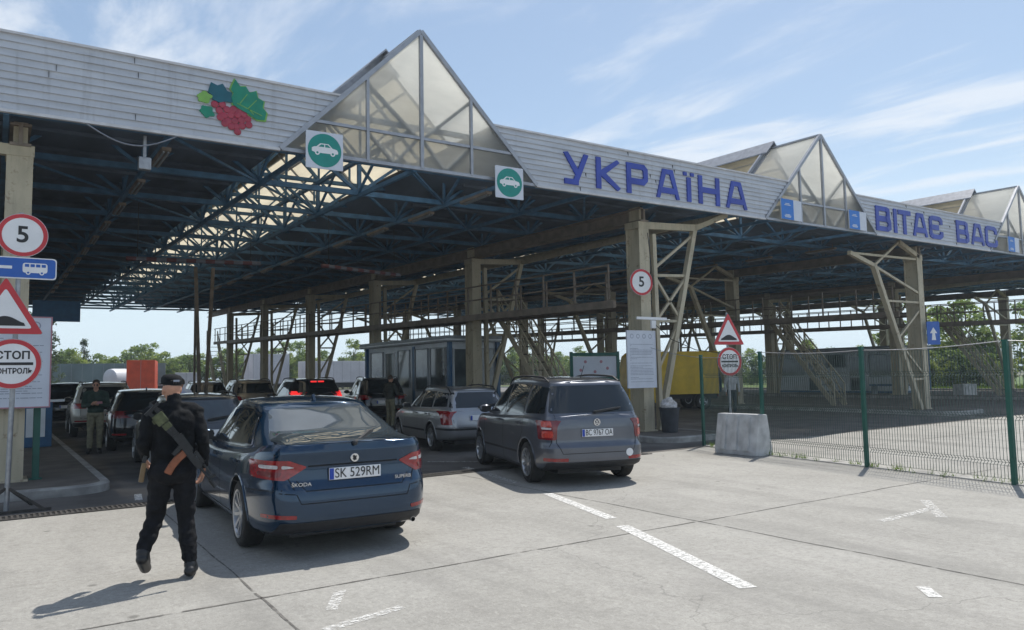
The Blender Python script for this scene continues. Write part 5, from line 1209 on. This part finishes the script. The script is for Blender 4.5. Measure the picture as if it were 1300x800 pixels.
truck('orange_truck', 'orange red van box parked beyond the left queue', 'truck', (11.7, 80), R(78), 5.5, 2.45, .75, 3.75, 'orange', 'orange', 1.8, (1.1, 6.2), .48)
truck('truck_trailer', 'long grey green trailer parked by the far left treeline', 'trailer', (17.5, 101), R(172), 13, 2.5, 1.2, 3.9, 'truck_green', 'truck_green', 0, (1.5, 2.8), .5)
truck('truck_trailer', 'tall white trailer behind the stairs, left of the two white boxes', 'trailer', (24.0, 88), R(8), 4.4, 2.5, 1.15, 4.6, 'truck_white', 'truck_white', 0, (1.2, 2.5), .5)
truck('truck_trailer', 'long white trailer standing behind the column row in the far yard', 'trailer', (29.6, 86), R(4), 12, 2.5, 1.15, 3.7, 'truck_white', 'truck_white', 0, (1.5, 2.8), .5)
truck('delivery_van', 'white van parked right beside the orange truck box', 'van', (15.6, 79), R(80), 3.2, 2.0, .6, 2.5, 'truck_white', 'truck_white', 1.6, (.8, 3.9), .36)
r = empty('tanker_truck', (10.6, 95, 0), R(35), 'white tanker truck with rounded tank by the left trees', 'truck')
b = MB(); b.lathe([(.01, 0), (.8, .05), (1.05, .25), (1.1, .6), (1.1, 3.2), (1.05, 3.6), (.8, 3.8), (.01, 3.85)], (0, 0, 2.1), (1, 0, 0), 28); b.build('tank', M['truck_white'], r, smooth=40)
MB().b2(.1, 5.6, -.9, .9, .6, .98).build('chassis', M['orange'], r); bevel(MB().b2(4.0, 5.6, -1.15, 1.15, .7, 2.7).build('cab', M['orange'], r), .1); wheel_set(r, (.9, 2.0, 4.9), 1.15, .48)

# ------------------------------------------------------------------ trees, shrubs, grass
def leafcloud(b, rd, c, rad, n, ls):
    for i in range(n):
        d = Vector((rd.gauss(0, 1), rd.gauss(0, 1), rd.gauss(0, 1))); d = d.normalized()*rad*(rd.random()**.5); p = Vector(c)+Vector((d.x, d.y, d.z*.75))
        u = Vector((rd.gauss(0, 1), rd.gauss(0, 1), rd.gauss(0, .6))).normalized(); w = u.orthogonal().normalized(); w = (w*math.cos(i)+u.cross(w)*math.sin(i)); s = ls*rd.uniform(.6, 1.3)
        b.add([p-u*s, p-w*s*.55, p+u*s, p+w*s*.55], [(0, 1, 2, 3)])
def tree_mesh(seed, h, sp, ncl, nl, ls, mats, base=.25, shape='round'):
    rd = random.Random(seed); t = MB(); c = MB(); top = h*.9; pts = [Vector((noise.noise(Vector((seed, i, 0)))*.25*i/3, noise.noise(Vector((0, i, seed)))*.25*i/3, h*.8*i/5)) for i in range(6)]
    for i in range(5): t.cyl(pts[i], pts[i+1], h*.022*(1-i/6), h*.022*(1-(i+1)/6), 7, False)
    for k in range(ncl):
        v = rd.random(); z = h*(base+(1-base)*v*.97)
        prof = {'round': math.sin(math.pi*min(1, .18+.8*v))**.7, 'cone': (1-v)*.95+.08, 'tall': .55+.3*math.sin(math.pi*v)}[shape]
        a = rd.random()*2*math.pi; rr = sp*prof*(rd.random()**.45); p = Vector((math.cos(a)*rr, math.sin(a)*rr, z)); b0 = pts[min(4, int(max(0, (z/h-.2))*5))]
        if k % 3 == 0: t.cyl(b0, p, h*.006, h*.002, 5, False)
        c.cur = 0 if rd.random() < .6 else 1
        leafcloud(c, rd, p, sp*rd.uniform(.2, .36), nl, ls)
    return t.mesh('trunk', M['bark']), c.mesh('crown', [M[m] for m in mats], fixn=False)
TV = [tree_mesh(1, 6.5, 2.7, 80, 36, .19, ('leaf1', 'leaf2'), .05), tree_mesh(2, 7.5, 2.4, 80, 36, .19, ('leaf2', 'leaf1'), .15), tree_mesh(3, 6.0, 3.0, 84, 36, .19, ('leaf1', 'leaf3'), .08), tree_mesh(4, 8.5, 2.0, 66, 36, .18, ('leaf2', 'leaf1'), .15, 'tall'), tree_mesh(5, 9.0, 1.9, 70, 34, .14, ('leaf3', 'leaf3'), .08, 'cone')]
def tree(x, y, v, s, lab, grp):
    r = empty('tree' if v < 4 else 'conifer_tree', (x, y, 0), random.random()*6.28, lab, 'tree', grp)
    for nm, me in zip(('trunk', 'crown'), TV[v]):
        o = bpy.data.objects.new(nm, me); COL.objects.link(o); o.parent = r; o.scale = (s*random.uniform(.9, 1.15), s*random.uniform(.9, 1.15), s)
    return r
rt_ = random.Random(11)
for i in range(110):
    x = -14+i*1.03+rt_.uniform(-.8, .8); y = 107+rt_.uniform(-2, 10); s = rt_.uniform(.68, .92); v = rt_.choice((0, 1, 2, 2, 0, 3))
    tree(x, y, v, s, 'green tree in the far hedge row beyond the parked trucks', 'trees along the far yard edge')
tree(4.6, 88, 4, .95, 'dark conifer at the left edge of the far treeline', None); tree(3.2, 92, 4, 1.0, 'dark conifer half hidden behind the left info board', None); tree(9.5, 110, 4, .8, 'pointed conifer rising above the hedge over the grey trailer', None)
for i in range(30):
    t = i/29; x = 92-26*t+rt_.uniform(-2, 2); y = 100-76*t+rt_.uniform(-2, 2)
    tree(x, y, rt_.choice((0, 1, 2, 1, 2)), rt_.uniform(.5, .7), 'light green tree in the row behind the right lawn', 'trees behind the right lawn')
for x, y, v, s in ((66, 36, 3, .9), (69, 31.5, 1, 1.0), (72, 27.5, 3, .85), (65, 30, 2, .6), (68, 25, 1, .65), (74, 36, 1, 1.0), (64, 35.5, 2, .55)): tree(x, y, v, s, 'light green tree in the row behind the right lawn', 'trees behind the right lawn')
for i in range(18):
    t = i/17; tree(60.5+rt_.uniform(0, 2.5)+4*t, 38-20*t+rt_.uniform(-.6, .6), (1, 3)[i % 5 == 4], rt_.uniform(.28, .42), 'low yellow green bush on the edge of the right lawn', 'bushes on the right lawn')
sheet('lawn', 57.9, 130, -10, 100, .004, mat('lawn_soil', (.09, .14, .025), .95, var=.3, scale=.8))
sheet('lawn', -90, 130, 104, 180, .004, M['soil'])
tag(MB().b2(57.6, 57.9, -10, 100, -.01, .14).build('kerb', M['kerb']), kind='structure')
b = MB(); rg = random.Random(2)
for i in range(9000):
    x = 58.2+rg.random()**1.6*14; y = 12+rg.random()*28; a = rg.random()*6.28; h = rg.uniform(.14, .34); w = .03; l = Vector((rg.gauss(0, .07), rg.gauss(0, .07), h))
    p = Vector((x, y, 0)); s = Vector((math.cos(a), math.sin(a), 0))*w; b.add([p-s, p+s, p+l], [(0, 1, 2)])
tag(b.build('grass', M['grass'], fixn=False), 'uncut bright green grass along the right edge of the yard', 'grass', kind='stuff')
# ------------------------------------------------------------------ people
def seg_d(P_, a, b_):
    ab = b_-a; t = np.clip(((P_-a)@ab)/max(ab@ab, 1e-9), 0, 1); return np.linalg.norm(P_-(a+t[:, None]*ab), axis=1), t
class Body:
    def __init__(s): s.p = []
    def cone(s, tg, a, b_, r0, r1): s.p.append((tg, 'c', np.array(a, float), np.array(b_, float), r0, r1)); return s
    def ell(s, tg, c, r): s.p.append((tg, 'e', np.array(c, float), np.array(r, float))); return s
    def chain(s, tg, pts, rs):
        for i in range(len(pts)-1): s.cone(tg, pts[i], pts[i+1], rs[i], rs[i+1])
        return s
    def build(s, parent, pal, vox, folds=.006, name='body'):
        b = MB()
        for q in s.p:
            if q[1] == 'e': b.ball(q[2], q[3], 20, 14)
            else:
                _, _, a, c, r0, r1 = q; d = Vector(c-a); L = d.length; k = 6; pr = []
                if L < 1e-5: continue
                for i in range(k): t = math.pi/2*i/k; pr.append((max(r0*math.sin(t), .0005), -r0*math.cos(t)))
                pr.append((r0, 0)); pr.append((r1, L))
                for i in range(k-1, -1, -1): t = math.pi/2*i/k; pr.append((max(r1*math.sin(t), .0005), L+r1*math.cos(t)))
                n0 = len(b.v); b.lathe(pr, a, d, 18); m = len(pr)*18
                b.f.append(tuple(n0+i for i in range(17, -1, -1))); b.m.append(0); b.f.append(tuple(n0+m-18+i for i in range(18))); b.m.append(0)
        me = b.mesh('tmp', M['black'], fixn=True); ob = bpy.data.objects.new('tmp', me); COL.objects.link(ob)
        md = ob.modifiers.new('r', 'REMESH'); md.mode = 'VOXEL'; md.voxel_size = vox
        sm = ob.modifiers.new('s', 'SMOOTH'); sm.factor = .5; sm.iterations = 3
        dg = bpy.context.evaluated_depsgraph_get(); dg.update(); me2 = bpy.data.meshes.new_from_object(ob.evaluated_get(dg)); bpy.data.objects.remove(ob)
        co = np.empty(len(me2.vertices)*3); me2.vertices.foreach_get('co', co); co = co.reshape(-1, 3)
        best = np.full(len(co), 1e9); idx = np.zeros(len(co), int); tags = list(pal)
        for q in s.p:
            if q[1] == 'e': dd = (np.linalg.norm((co-q[2])/q[3], axis=1)-1)*q[3].min()
            else:
                dd, t = seg_d(co, q[2], q[3]); dd = dd-(q[4]+(q[5]-q[4])*t)
            if q[0] in ('eye', 'brow', 'lip', 'belt'): dd = dd-.0012
            mk = dd < best; best[mk] = dd[mk]; idx[mk] = tags.index(q[0])
        cloth = {i for i, t in enumerate(tags) if t in ('top', 'trousers')}
        if folds:
            no = np.empty(len(co)*3); me2.vertices.foreach_get('normal', no); no = no.reshape(-1, 3)
            for i in range(len(co)):
                if idx[i] in cloth:
                    p = co[i]; f = noise.noise(Vector((p[0]*9, p[1]*9, p[2]*16)))+.6*noise.noise(Vector((p[0]*20+5, p[1]*20, p[2]*26))); co[i] += no[i]*f*folds
            me2.vertices.foreach_set('co', co.ravel())
        me2.materials.clear()
        for t in tags: me2.materials.append(pal[t])
        lv = np.empty(len(me2.loops), int); me2.loops.foreach_get('vertex_index', lv); ps = np.empty(len(me2.polygons), int); me2.polygons.foreach_get('loop_start', ps)
        me2.polygons.foreach_set('material_index', idx[lv[ps]]); me2.polygons.foreach_set('use_smooth', [True]*len(me2.polygons)); me2.update(); me2.name = name
        o = bpy.data.objects.new(name, me2); COL.objects.link(o); o.parent = parent; return o
def hand(B, w, d, n, side, curl=.5, sc=1.0):
    """w wrist, d finger direction, n palm normal, side +1/-1: which side the thumb leaves"""
    w, d, n = Vector(w), Vector(d).normalized(), Vector(n).normalized(); n = (n-d*n.dot(d)).normalized(); s = d.cross(n)*side
    for k in (-1, 0, 1): B.cone('skin', w+s*k*.012, w+d*.08*sc+s*k*.026, .016, .0135)
    for i, L in enumerate((.036, .042, .039, .03)):
        k = w+d*.088*sc+s*(.033-.022*i); a = k+(d*math.cos(curl*.6)+n*math.sin(curl*.6))*L; e = a+(d*math.cos(curl*1.6)+n*math.sin(curl*1.6))*L*.85; f = e+(d*math.cos(curl*2.5)+n*math.sin(curl*2.5))*L*.6
        B.chain('skin', [k, a, e, f], [.0095, .009, .0085, .0075])
    t0 = w+d*.02+s*.022; t1 = t0+(s*.6+d*.7+n*.35).normalized()*.045; t2 = t1+(d*.8+n*.5+s*.1).normalized()*.032; B.chain('skin', [t0, t1, t2], [.013, .011, .009])
def head(B, c, yaw=0, pitch=0, hair=None):
    c = Vector(c); Rm = Matrix.Rotation(yaw, 3, 'Z') @ Matrix.Rotation(pitch, 3, 'X'); T = lambda x, y, z: c+Rm @ Vector((x, y, z))
    B.ell('skin', T(0, -.005, .02), (.074, .092, .098)); B.cone('skin', T(0, .035, -.045), T(0, .06, -.075), .05, .03); B.cone('skin', T(0, .088, .01), T(0, .108, -.028), .009, .015)
    for s in (-1, 1):
        B.ell('skin', T(s*.075, -.005, -.005), (.012, .02, .032)); B.ell('skin', T(s*.042, .055, -.02), (.025, .025, .025)); B.ell('eye', T(s*.031, .082, .012), (.011, .008, .006)); B.cone('brow', T(s*.016, .09, .03), T(s*.046, .08, .032), .0055, .005)
    B.cone('lip', T(-.02, .087, -.052), T(.02, .087, -.052), .005, .005); return T
SK = mat('skin', (.46, .24, .16), .55, var=.08, scale=30); 
def pal(top, tr, boots, belt=None): return {'skin': SK, 'top': top, 'trousers': tr, 'boot': boots, 'eye': M['black'], 'brow': M['black'], 'lip': mat('lip', (.36, .14, .11), .5, var=0), 'belt': belt or M['black']}
def torso(B, k=1.0, lean=0):
    B.ell('trousers', (0, 0, .955), (.165*k, .118*k, .13)); B.ell('top', (0, lean*.3, 1.1), (.165*k, .12*k, .17)); B.ell('top', (0, lean*.7, 1.29), (.19*k, .132*k, .2)); B.ell('top', (0, lean*.9-.015, 1.36), (.185*k, .115*k, .12))
    for s in (-1, 1): B.cone('top', (s*.06, lean, 1.465), (s*.185*k, lean, 1.425), .06, .066); B.ell('top', (s*.09*k, lean*.8-.05, 1.33), (.09, .075, .12))
    B.cone('top', (0, lean*.95-.01, 1.46), (0, lean-.005, 1.5), .075, .062); B.cone('skin', (0, lean, 1.46), (0, lean+.015, 1.58), .056, .052)
def leg(B, hip, knee, ank, toe, k=1.0, boot=True):
    B.chain('trousers', [hip, Vector(hip).lerp(Vector(knee), .5), knee], [.098*k, .085*k, .068*k]); B.chain('trousers', [knee, Vector(knee).lerp(Vector(ank), .4), Vector(knee).lerp(Vector(ank), .86)], [.068*k, .068*k, .056*k])
    a, t = Vector(ank), Vector(toe); h = a+(a-t).normalized()*.035; h.z = a.z-.045
    B.cone('boot', Vector(knee).lerp(a, .78), a, .05, .048); B.cone('boot', h, t, .05, .047); B.cone('boot', a, a.lerp(t, .6), .054, .05)
def arm(B, sh, el, wr, k=1.0):
    B.chain('top', [sh, Vector(sh).lerp(Vector(el), .5), el], [.069*k, .063*k, .055*k]); B.chain('top', [el, Vector(el).lerp(Vector(wr), .45), wr], [.055*k, .05*k, .04*k])
blackcloth = mat('black_uniform', (.007, .008, .010), .85, var=.35, scale=14, bump=.5, bscale=120, spec=.2)
# the walking guard
GP = (1.32, 7.18, 0)
gd = empty('person', GP, -R(6), 'guard in black uniform and cap walking away, rifle slung across the back', 'person')
B = Body(); torso(B, .98, .012)
B.cone('top', (-.05, .0, .99), (-.06, .0, 1.3), .122, .122); B.cone('top', (.05, .0, .99), (.06, .0, 1.3), .122, .122); B.ell('trousers', (0, -.03, .92), (.18, .14, .12)); B.cone('top', (0, .0, 1.42), (0, .012, 1.535), .09, .066)
leg(B, (.09, 0, .92), (.115, .05, .5), (.15, -.06, .11), (.185, .10, .045), 1.08); leg(B, (-.09, .0, .92), (-.125, .13, .5), (-.225, -.05, .25), (-.195, .07, .10), 1.08)
arm(B, (.18, .005, 1.395), (.24, -.05, 1.16), (.262, .07, .945), 1.0); arm(B, (-.18, .005, 1.395), (-.242, -.03, 1.17), (-.22, .11, 1.05), 1.0)
hand(B, (.262, .08, .925), (.0, .35, -.9), (-1, .2, 0), -1, .55); hand(B, (-.217, .115, 1.035), (.15, .5, -.75), (.9, .2, .4), 1, .6)
T = head(B, (-.015, .05, 1.625), R(18), -R(8))
B.build(gd, pal(blackcloth, mat('black_trousers', (.010, .0105, .013), .85, var=.3, scale=14, bump=.5, bscale=120, spec=.2), mat('boot_leather', (.012, .012, .013), .4, var=.2)), .0068, .012)
# cap with visor, hair below it
cp = MB(); cc = T(0, -.006, .062); Rz = Matrix.Rotation(R(16), 3, 'Z')
n0 = len(cp.v); cp.lathe([(.001, .074), (.04, .071), (.075, .06), (.09, .04), (.094, .012), (.092, -.012), (.088, -.014), (.088, .01)], (0, 0, 0), (0, 0, 1), 28)
cp.v[n0:] = [tuple(cc+Rz @ Vector((v[0]*.93, v[1]*1.1+.0, v[2]+.012*v[1]/.1))) for v in cp.v[n0:]]
n0 = len(cp.v); vis = [(.075*math.sin(a), .085+.075*math.cos(a)*1.0) for a in np.linspace(-1.35, 1.35, 12)]
cp.prism([(x, y, -.008-(abs(x)*.12)) for x, y in vis]+[(.075, .03, -.01), (-.075, .03, -.01)], (0, 0, .006)); cp.v[n0:] = [tuple(cc+Rz @ Vector(v)) for v in cp.v[n0:]]
cp.build('cap', blackcloth, gd, smooth=40)
MB().prism([tuple(cc+Rz @ Vector((x, -.1055, z))) for x, z in ((-.025, .005), (.025, .005), (.025, .022), (-.025, .022))], tuple(Rz @ Vector((0, -.004, 0)))).build('cap_patch', M['grey_text'], gd)
hr = MB(); n0 = len(hr.v); hr.lathe([(.088, .02), (.089, -.005), (.083, -.03), (.07, -.032)], (0, 0, 0), (0, 0, 1), 24); hr.v[n0:] = [tuple(cc+Rz @ Vector((v[0]*.9, v[1]*1.07-.008, v[2] if v[1] < .03 else max(v[2], -.004)))) for v in hr.v[n0:]]
hr.build('hair', mat('hair_grey', (.10, .085, .075), .8, var=.3, scale=60), gd, smooth=50)
# rifle across the back: stock up at the left shoulder, muzzle down at the right hip
rf = empty('rifle', GP, -R(6), 'dark assault rifle with orange brown magazine slung on the guard’s back', 'rifle')
A_, Z_ = Vector((-.17, -.20, 1.49)), Vector((.31, -.175, .80)); d = (Z_-A_).normalized(); u = Vector((-.82, 0, -.57)); u = (u-d*u.dot(d)).normalized(); L_ = (Z_-A_).length
at = lambda t, v=0, w=0: A_+d*(t*L_)+u*v+d.cross(u)*w
b = MB().beam(at(.36), at(.60), .045, .06, up=u); b.beam(at(.38, -.035), at(.58, -.035), .038, .02, up=u); b.beam(at(.49, .03), at(.515, .11), .03, .035, up=d); b.build('receiver', M['gun'], rf)
b = MB().beam(at(.0, .03), at(.03, .025), .045, .14, up=u).beam(at(.03, -.0), at(.37, -.01), .03, .035, up=u).beam(at(.03, .06), at(.37, .015), .028, .028, up=u); b.build('stock', M['gun'], rf)
b = MB().beam(at(.08, .022), at(.20, .018), .05, .095, up=u); b.beam(at(.205, .012), at(.27, .01), .045, .07, up=u); b.beam(at(.11, .075), at(.16, .075), .02, .02, up=u)
o = bevel(b.build('stock_pouch', M['olive'], rf), .012)
b = MB().beam(at(.60, .005), at(.78, .0), .05, .055, up=u); b.beam(at(.62, -.045), at(.76, -.04), .034, .03, up=u); b.build('handguard', M['gun'], rf)
b = MB().cyl(at(.78), at(1.0), .011, n=10).cyl(at(.95), at(1.04), .017, n=10).cyl(at(.78, -.035), at(.9, -.035), .008, n=8); b.beam(at(.93, -.01), at(.94, -.06), .008, .02, up=d); b.build('barrel', M['gun'], rf, smooth=40)
mg = MB(); pts = [at(.565, .03), at(.575, .1), at(.60, .17), at(.64, .235)]
for p, q in zip(pts, pts[1:]): mg.beam(p-(q-p)*.12, q, .03, .062, up=d)
bevel(mg.build('magazine', M['wood'], rf), .006, 1)
b = MB(); slp = [at(.1, -.02, -.01), Vector((-.20, -.13, 1.50)), Vector((-.14, -.0, 1.525)), Vector((-.13, .1, 1.46)), Vector((0, .16, 1.3)), Vector((.2, .14, 1.1)), Vector((.27, .02, .98)), at(.74, 0, -.01)]
for p, q in zip(slp, slp[1:]): b.beam(p, q, .035, .006, up=(0, 1, .2))
b.build('sling', M['gun'], rf)
# officer's holster strap at the left hip
hs = empty('holster', GP, -R(6), 'tan drop holster on the guard’s left hip', 'holster')
bevel(MB().beam((-.225, .0, 1.0), (-.25, -.02, .84), .04, .075, up=(0, 1, 0)).build('pouch', mat('tan_leather', (.17, .11, .05), .6, var=.2), hs), .012); MB().beam((-.215, .0, 1.06), (-.235, .0, .98), .03, .02, up=(0, 1, 0)).build('strap', M['gun'], hs)

def walker(loc, rz, lab, top, tr, boots, h=1.0, pose='stand', hairm=None, capm=None, vox=.012):
    r = empty('person', (*loc, 0), rz, lab, 'person'); r.scale = (h, h, h); B = Body(); torso(B, 1.04, .0); B.ell('top', (0, 0, 1.02), (.18, .135, .1))
    leg(B, (.09, 0, .92), (.1, .03, .5), (.11, -.02, .1), (.13, .15, .045)); leg(B, (-.09, 0, .92), (-.1, .02, .5), (-.1, -.03, .1), (-.12, .14, .045))
    if pose == 'phone':
        arm(B, (.205, 0, 1.42), (.26, .0, 1.14), (.08, .22, 1.17)); arm(B, (-.205, 0, 1.42), (-.26, .0, 1.14), (-.07, .22, 1.16)); hand(B, (.07, .23, 1.175), (-.6, .7, .1), (0, -.3, 1), 1, .6); hand(B, (-.06, .23, 1.165), (.6, .7, .1), (0, -.3, 1), -1, .6); head(B, (0, .03, 1.64), 0, -R(16))
    elif pose == 'reach':
        arm(B, (.205, 0, 1.42), (.27, .08, 1.16), (.2, .36, 1.12)); arm(B, (-.205, 0, 1.42), (-.27, -.02, 1.16), (-.25, .1, .95)); hand(B, (.2, .37, 1.12), (-.05, .95, 0), (0, 0, -1), 1, .5); hand(B, (-.25, .11, .93), (0, .3, -.9), (1, 0, 0), 1, .6); head(B, (0, .02, 1.64), 0, 0)
    else:
        arm(B, (.205, 0, 1.42), (.27, -.03, 1.16), (.27, .06, .92)); arm(B, (-.205, 0, 1.42), (-.27, -.03, 1.16), (-.26, .06, .92)); hand(B, (.27, .07, .9), (0, .2, -.95), (-1, 0, 0), -1, .5); hand(B, (-.26, .07, .9), (0, .2, -.95), (1, 0, 0), 1, .5); head(B, (0, .02, 1.64), 0, 0)
    B.build(r, pal(top, tr, boots), vox, .007)
    py = .03 if pose == 'phone' else .02; b = MB(); n0 = len(b.v); b.lathe([(.001, .105), (.05, .096), (.083, .06), (.09, .02), (.088, -.015)], (0, 0, 0), (0, 0, 1), 22); b.v[n0:] = [(v[0]*.93, v[1]*1.08+py-.012, v[2]+1.665+(0 if v[1] > 0 else v[1]*.4)) for v in b.v[n0:]]
    b.build('cap' if capm else 'hair', capm or hairm, r, smooth=50); return r
hairb = mat('hair_brown', (.05, .035, .025), .8, var=.3, scale=60)
dgreen = mat('dark_green_sweater', (.018, .04, .032), .85, var=.3, scale=15, bump=.4); khaki = mat('khaki_trousers', (.17, .16, .105), .85, var=.25, scale=12, bump=.4); bl = mat('black_leather', (.015, .015, .016), .5, var=.2)
man = walker((2.06, 20.7), math.pi-R(8), 'soldier in dark green sweater and khaki trousers looking at a phone', dgreen, khaki, bl, 1.0, 'phone', hairb, vox=.010)
ph = bevel(tag(MB().box((0, 0, 0), (.16, .085, .012)).build('phone', M['faded_red']), 'small phone in a pale red case held by the soldier in green', 'phone'), .004, 1); ph.location = (2.09, 20.40, 1.22); ph.rotation_euler = (R(35), 0, 0)
walker((10.75, 22.7), -R(75), 'officer in dark green top and khaki trousers beside the black suv', mat('dark_olive_top', (.03, .034, .028), .85, var=.3, scale=15), khaki, bl, 1.0, 'reach', hairb)
walker((3.72, 19.4), R(20), 'person in white and blue top standing between queued cars', mat('white_blue_shirt', (.55, .58, .66), .8, var=0, col2=(.12, .2, .5), scale=5, detail=2), mat('blue_trousers', (.03, .05, .10), .8, var=.2), bl, 1.0, 'stand', hairb)
walker((23.6, 19.3), R(150), 'person in white shirt and dark trousers standing behind the fence', mat('white_shirt', (.55, .55, .56), .8, var=.1), mat('dark_trousers', (.03, .035, .05), .8, var=.2), bl, 1.0, 'stand', hairb)
# ------------------------------------------------------------------ air
def air():  # haze for distance, also added to lift the dark canopy like lens veil
    m = bpy.data.materials.new('air'); m.use_nodes = True; N, L = m.node_tree.nodes, m.node_tree.links; N.clear()
    o = N.new('ShaderNodeOutputMaterial'); v = N.new('ShaderNodeVolumePrincipled'); v.inputs['Density'].default_value = .0010; v.inputs['Color'].default_value = (.78, .90, 1, 1); v.inputs['Anisotropy'].default_value = .25
    L.new(v.outputs[0], o.inputs['Volume'])
    tag(MB().b2(-1000, 1600, -160, 1900, -1.1, 13.5).build('haze', m), 'thin pale haze in the air over the whole checkpoint', 'haze', kind='stuff')
air()
